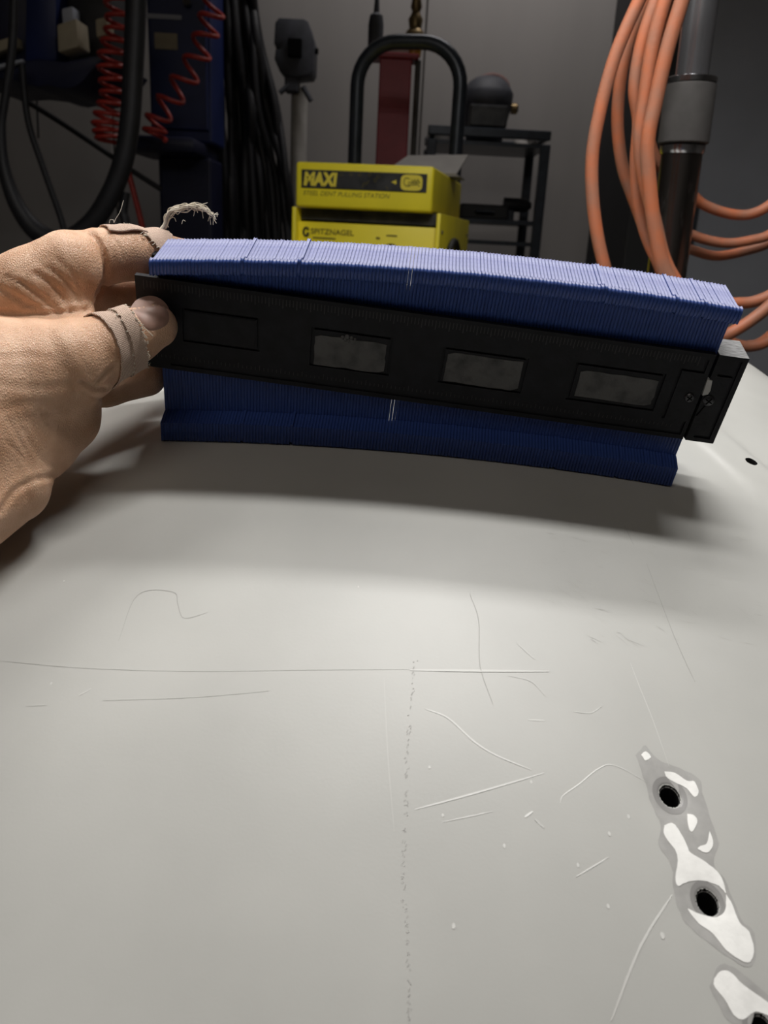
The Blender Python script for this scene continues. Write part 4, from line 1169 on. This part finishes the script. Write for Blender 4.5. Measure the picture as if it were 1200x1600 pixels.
# ------------------------------------------------------------------ chrome pole and the coil of orange hose at the right
Yq = 1.02
pb, ptp = at(1046, 400, Yq), at(1090, 60, Yq)
pole = thing('chrome_pole', 'telescoping chrome pole with a grey collar beside the orange hoses', 'pole', (float(at(1066, 235, Yq)[0]), Yq, 0))
lean = (ptp[0] - pb[0]) / (ptp[2] - pb[2]); zr = float(at(1066, 235, Yq)[2])


def pz(py_): return float(at(1076, py_, Yq)[2])


def pxz(z): return (lean * (z - zr), 0, z)


sc_ = 0.92 * Yq * 1.02 / FPX
MB().tube([pxz(.02), pxz(pz(238))], .0225, 28).build('lower_tube', M['chrome_worn'], pole, smooth=40)
MB().lathe([(.12, 0), (.12, .012), (.03, .03)], 28, Matrix.Translation(pxz(0))).build('foot', M['steel_dark'], pole, smooth=40)
MB().tube([pxz(pz(242)), pxz(pz(238)), pxz(pz(229)), pxz(pz(227))], [.0235, .0245, .0245, .0225], 28).build('lower_ring', M['chrome'], pole, smooth=40)
MB().tube([pxz(pz(226)), pxz(pz(224)), pxz(pz(134)), pxz(pz(132))], [.026, .0275, .0275, .026], 32).build('sleeve', M['knurl'], pole, smooth=40)
MB().tube([pxz(pz(132)), pxz(pz(131)), pxz(pz(123)), pxz(pz(122)), pxz(pz(120))], [.0255, .0275, .0275, .0265, .019], 32).build('upper_ring', M['chrome'], pole, smooth=40)
MB().tube([pxz(pz(121)), pxz(2.2)], .0175, 28).build('upper_tube', M['steel'], pole, smooth=40)
MB().tube([(pxz(1.5)[0] - .004, 0, 1.75), (pxz(1.5)[0] - .004, -.07, 1.76), (pxz(1.5)[0] - .02, -.14, 1.79), (pxz(1.5)[0] - .02, -.18, 1.83)], .010, 10).build('hook', M['steel_dark'], pole, smooth=50)

hose = thing('orange_hose', 'faded orange hose hung in a coil of loops by the chrome pole', 'hose', tuple(at(1060, 405, Yq - .1)))
ho = np.array(hose.location)
STR = [   # (front strand pixels, plane y, radius)
    ([(1090, -150), (1030, -60), (985, 30), (957, 100), (936, 180), (925, 250), (928, 330), (943, 410), (975, 500), (1060, 560), (1130, 527), (1200, 480), (1300, 380)], .92, .0066),
    ([(1100, -150), (1040, -60), (1000, 20), (975, 95), (965, 180), (972, 255), (990, 310), (1024, 400), (1060, 470), (1145, 474), (1200, 463), (1300, 400)], .96, .0064),
    ([(1105, -150), (1048, -50), (1018, 20), (1000, 80), (992, 140), (998, 190), (994, 260), (1000, 330), (1022, 395), (1060, 450), (1140, 490)], .90, .0064),
    ([(1115, -150), (1060, -50), (1036, 10), (1018, 80), (1008, 150), (1000, 215), (1005, 270), (1022, 340), (1040, 410), (1075, 470)], .88, .0066),
    ([(1130, -150), (1090, -70), (1066, 0), (1042, 80), (1024, 160), (1012, 225), (1016, 300), (1024, 360), (1038, 420), (1070, 480)], .86, .0068),
    ([(1108, -150), (1052, -50), (1026, 15), (1008, 90), (1004, 165), (1020, 235), (1040, 270), (1075, 298), (1100, 320), (1140, 334), (1175, 334), (1210, 314), (1260, 260)], 1.09, .0062),
    ([(1100, -140), (1056, -40), (1034, 30), (1016, 110), (1008, 190), (1016, 280), (1030, 315), (1062, 355), (1094, 372), (1135, 380), (1175, 375), (1210, 362), (1290, 300)], 1.08, .0060),
    ([(1104, -140), (1058, -40), (1034, 40), (1014, 130), (1008, 220), (1018, 310), (1036, 350), (1056, 379), (1085, 392), (1120, 400), (1165, 392), (1210, 376), (1290, 330)], 1.10, .0060),
    ([(1120, 518), (1130, 528), (1150, 538), (1175, 541), (1205, 530), (1260, 490)], .98, .0064),
    ([(1168, 540), (1185, 537), (1210, 518), (1260, 460)], .985, .0060),
]
for pl, Yy, r in STR:
    MB().tube(spline([at(a, b, Yy) - ho for a, b in pl], 8), r, 12).build('loop', M['orange'], hose, smooth=60)
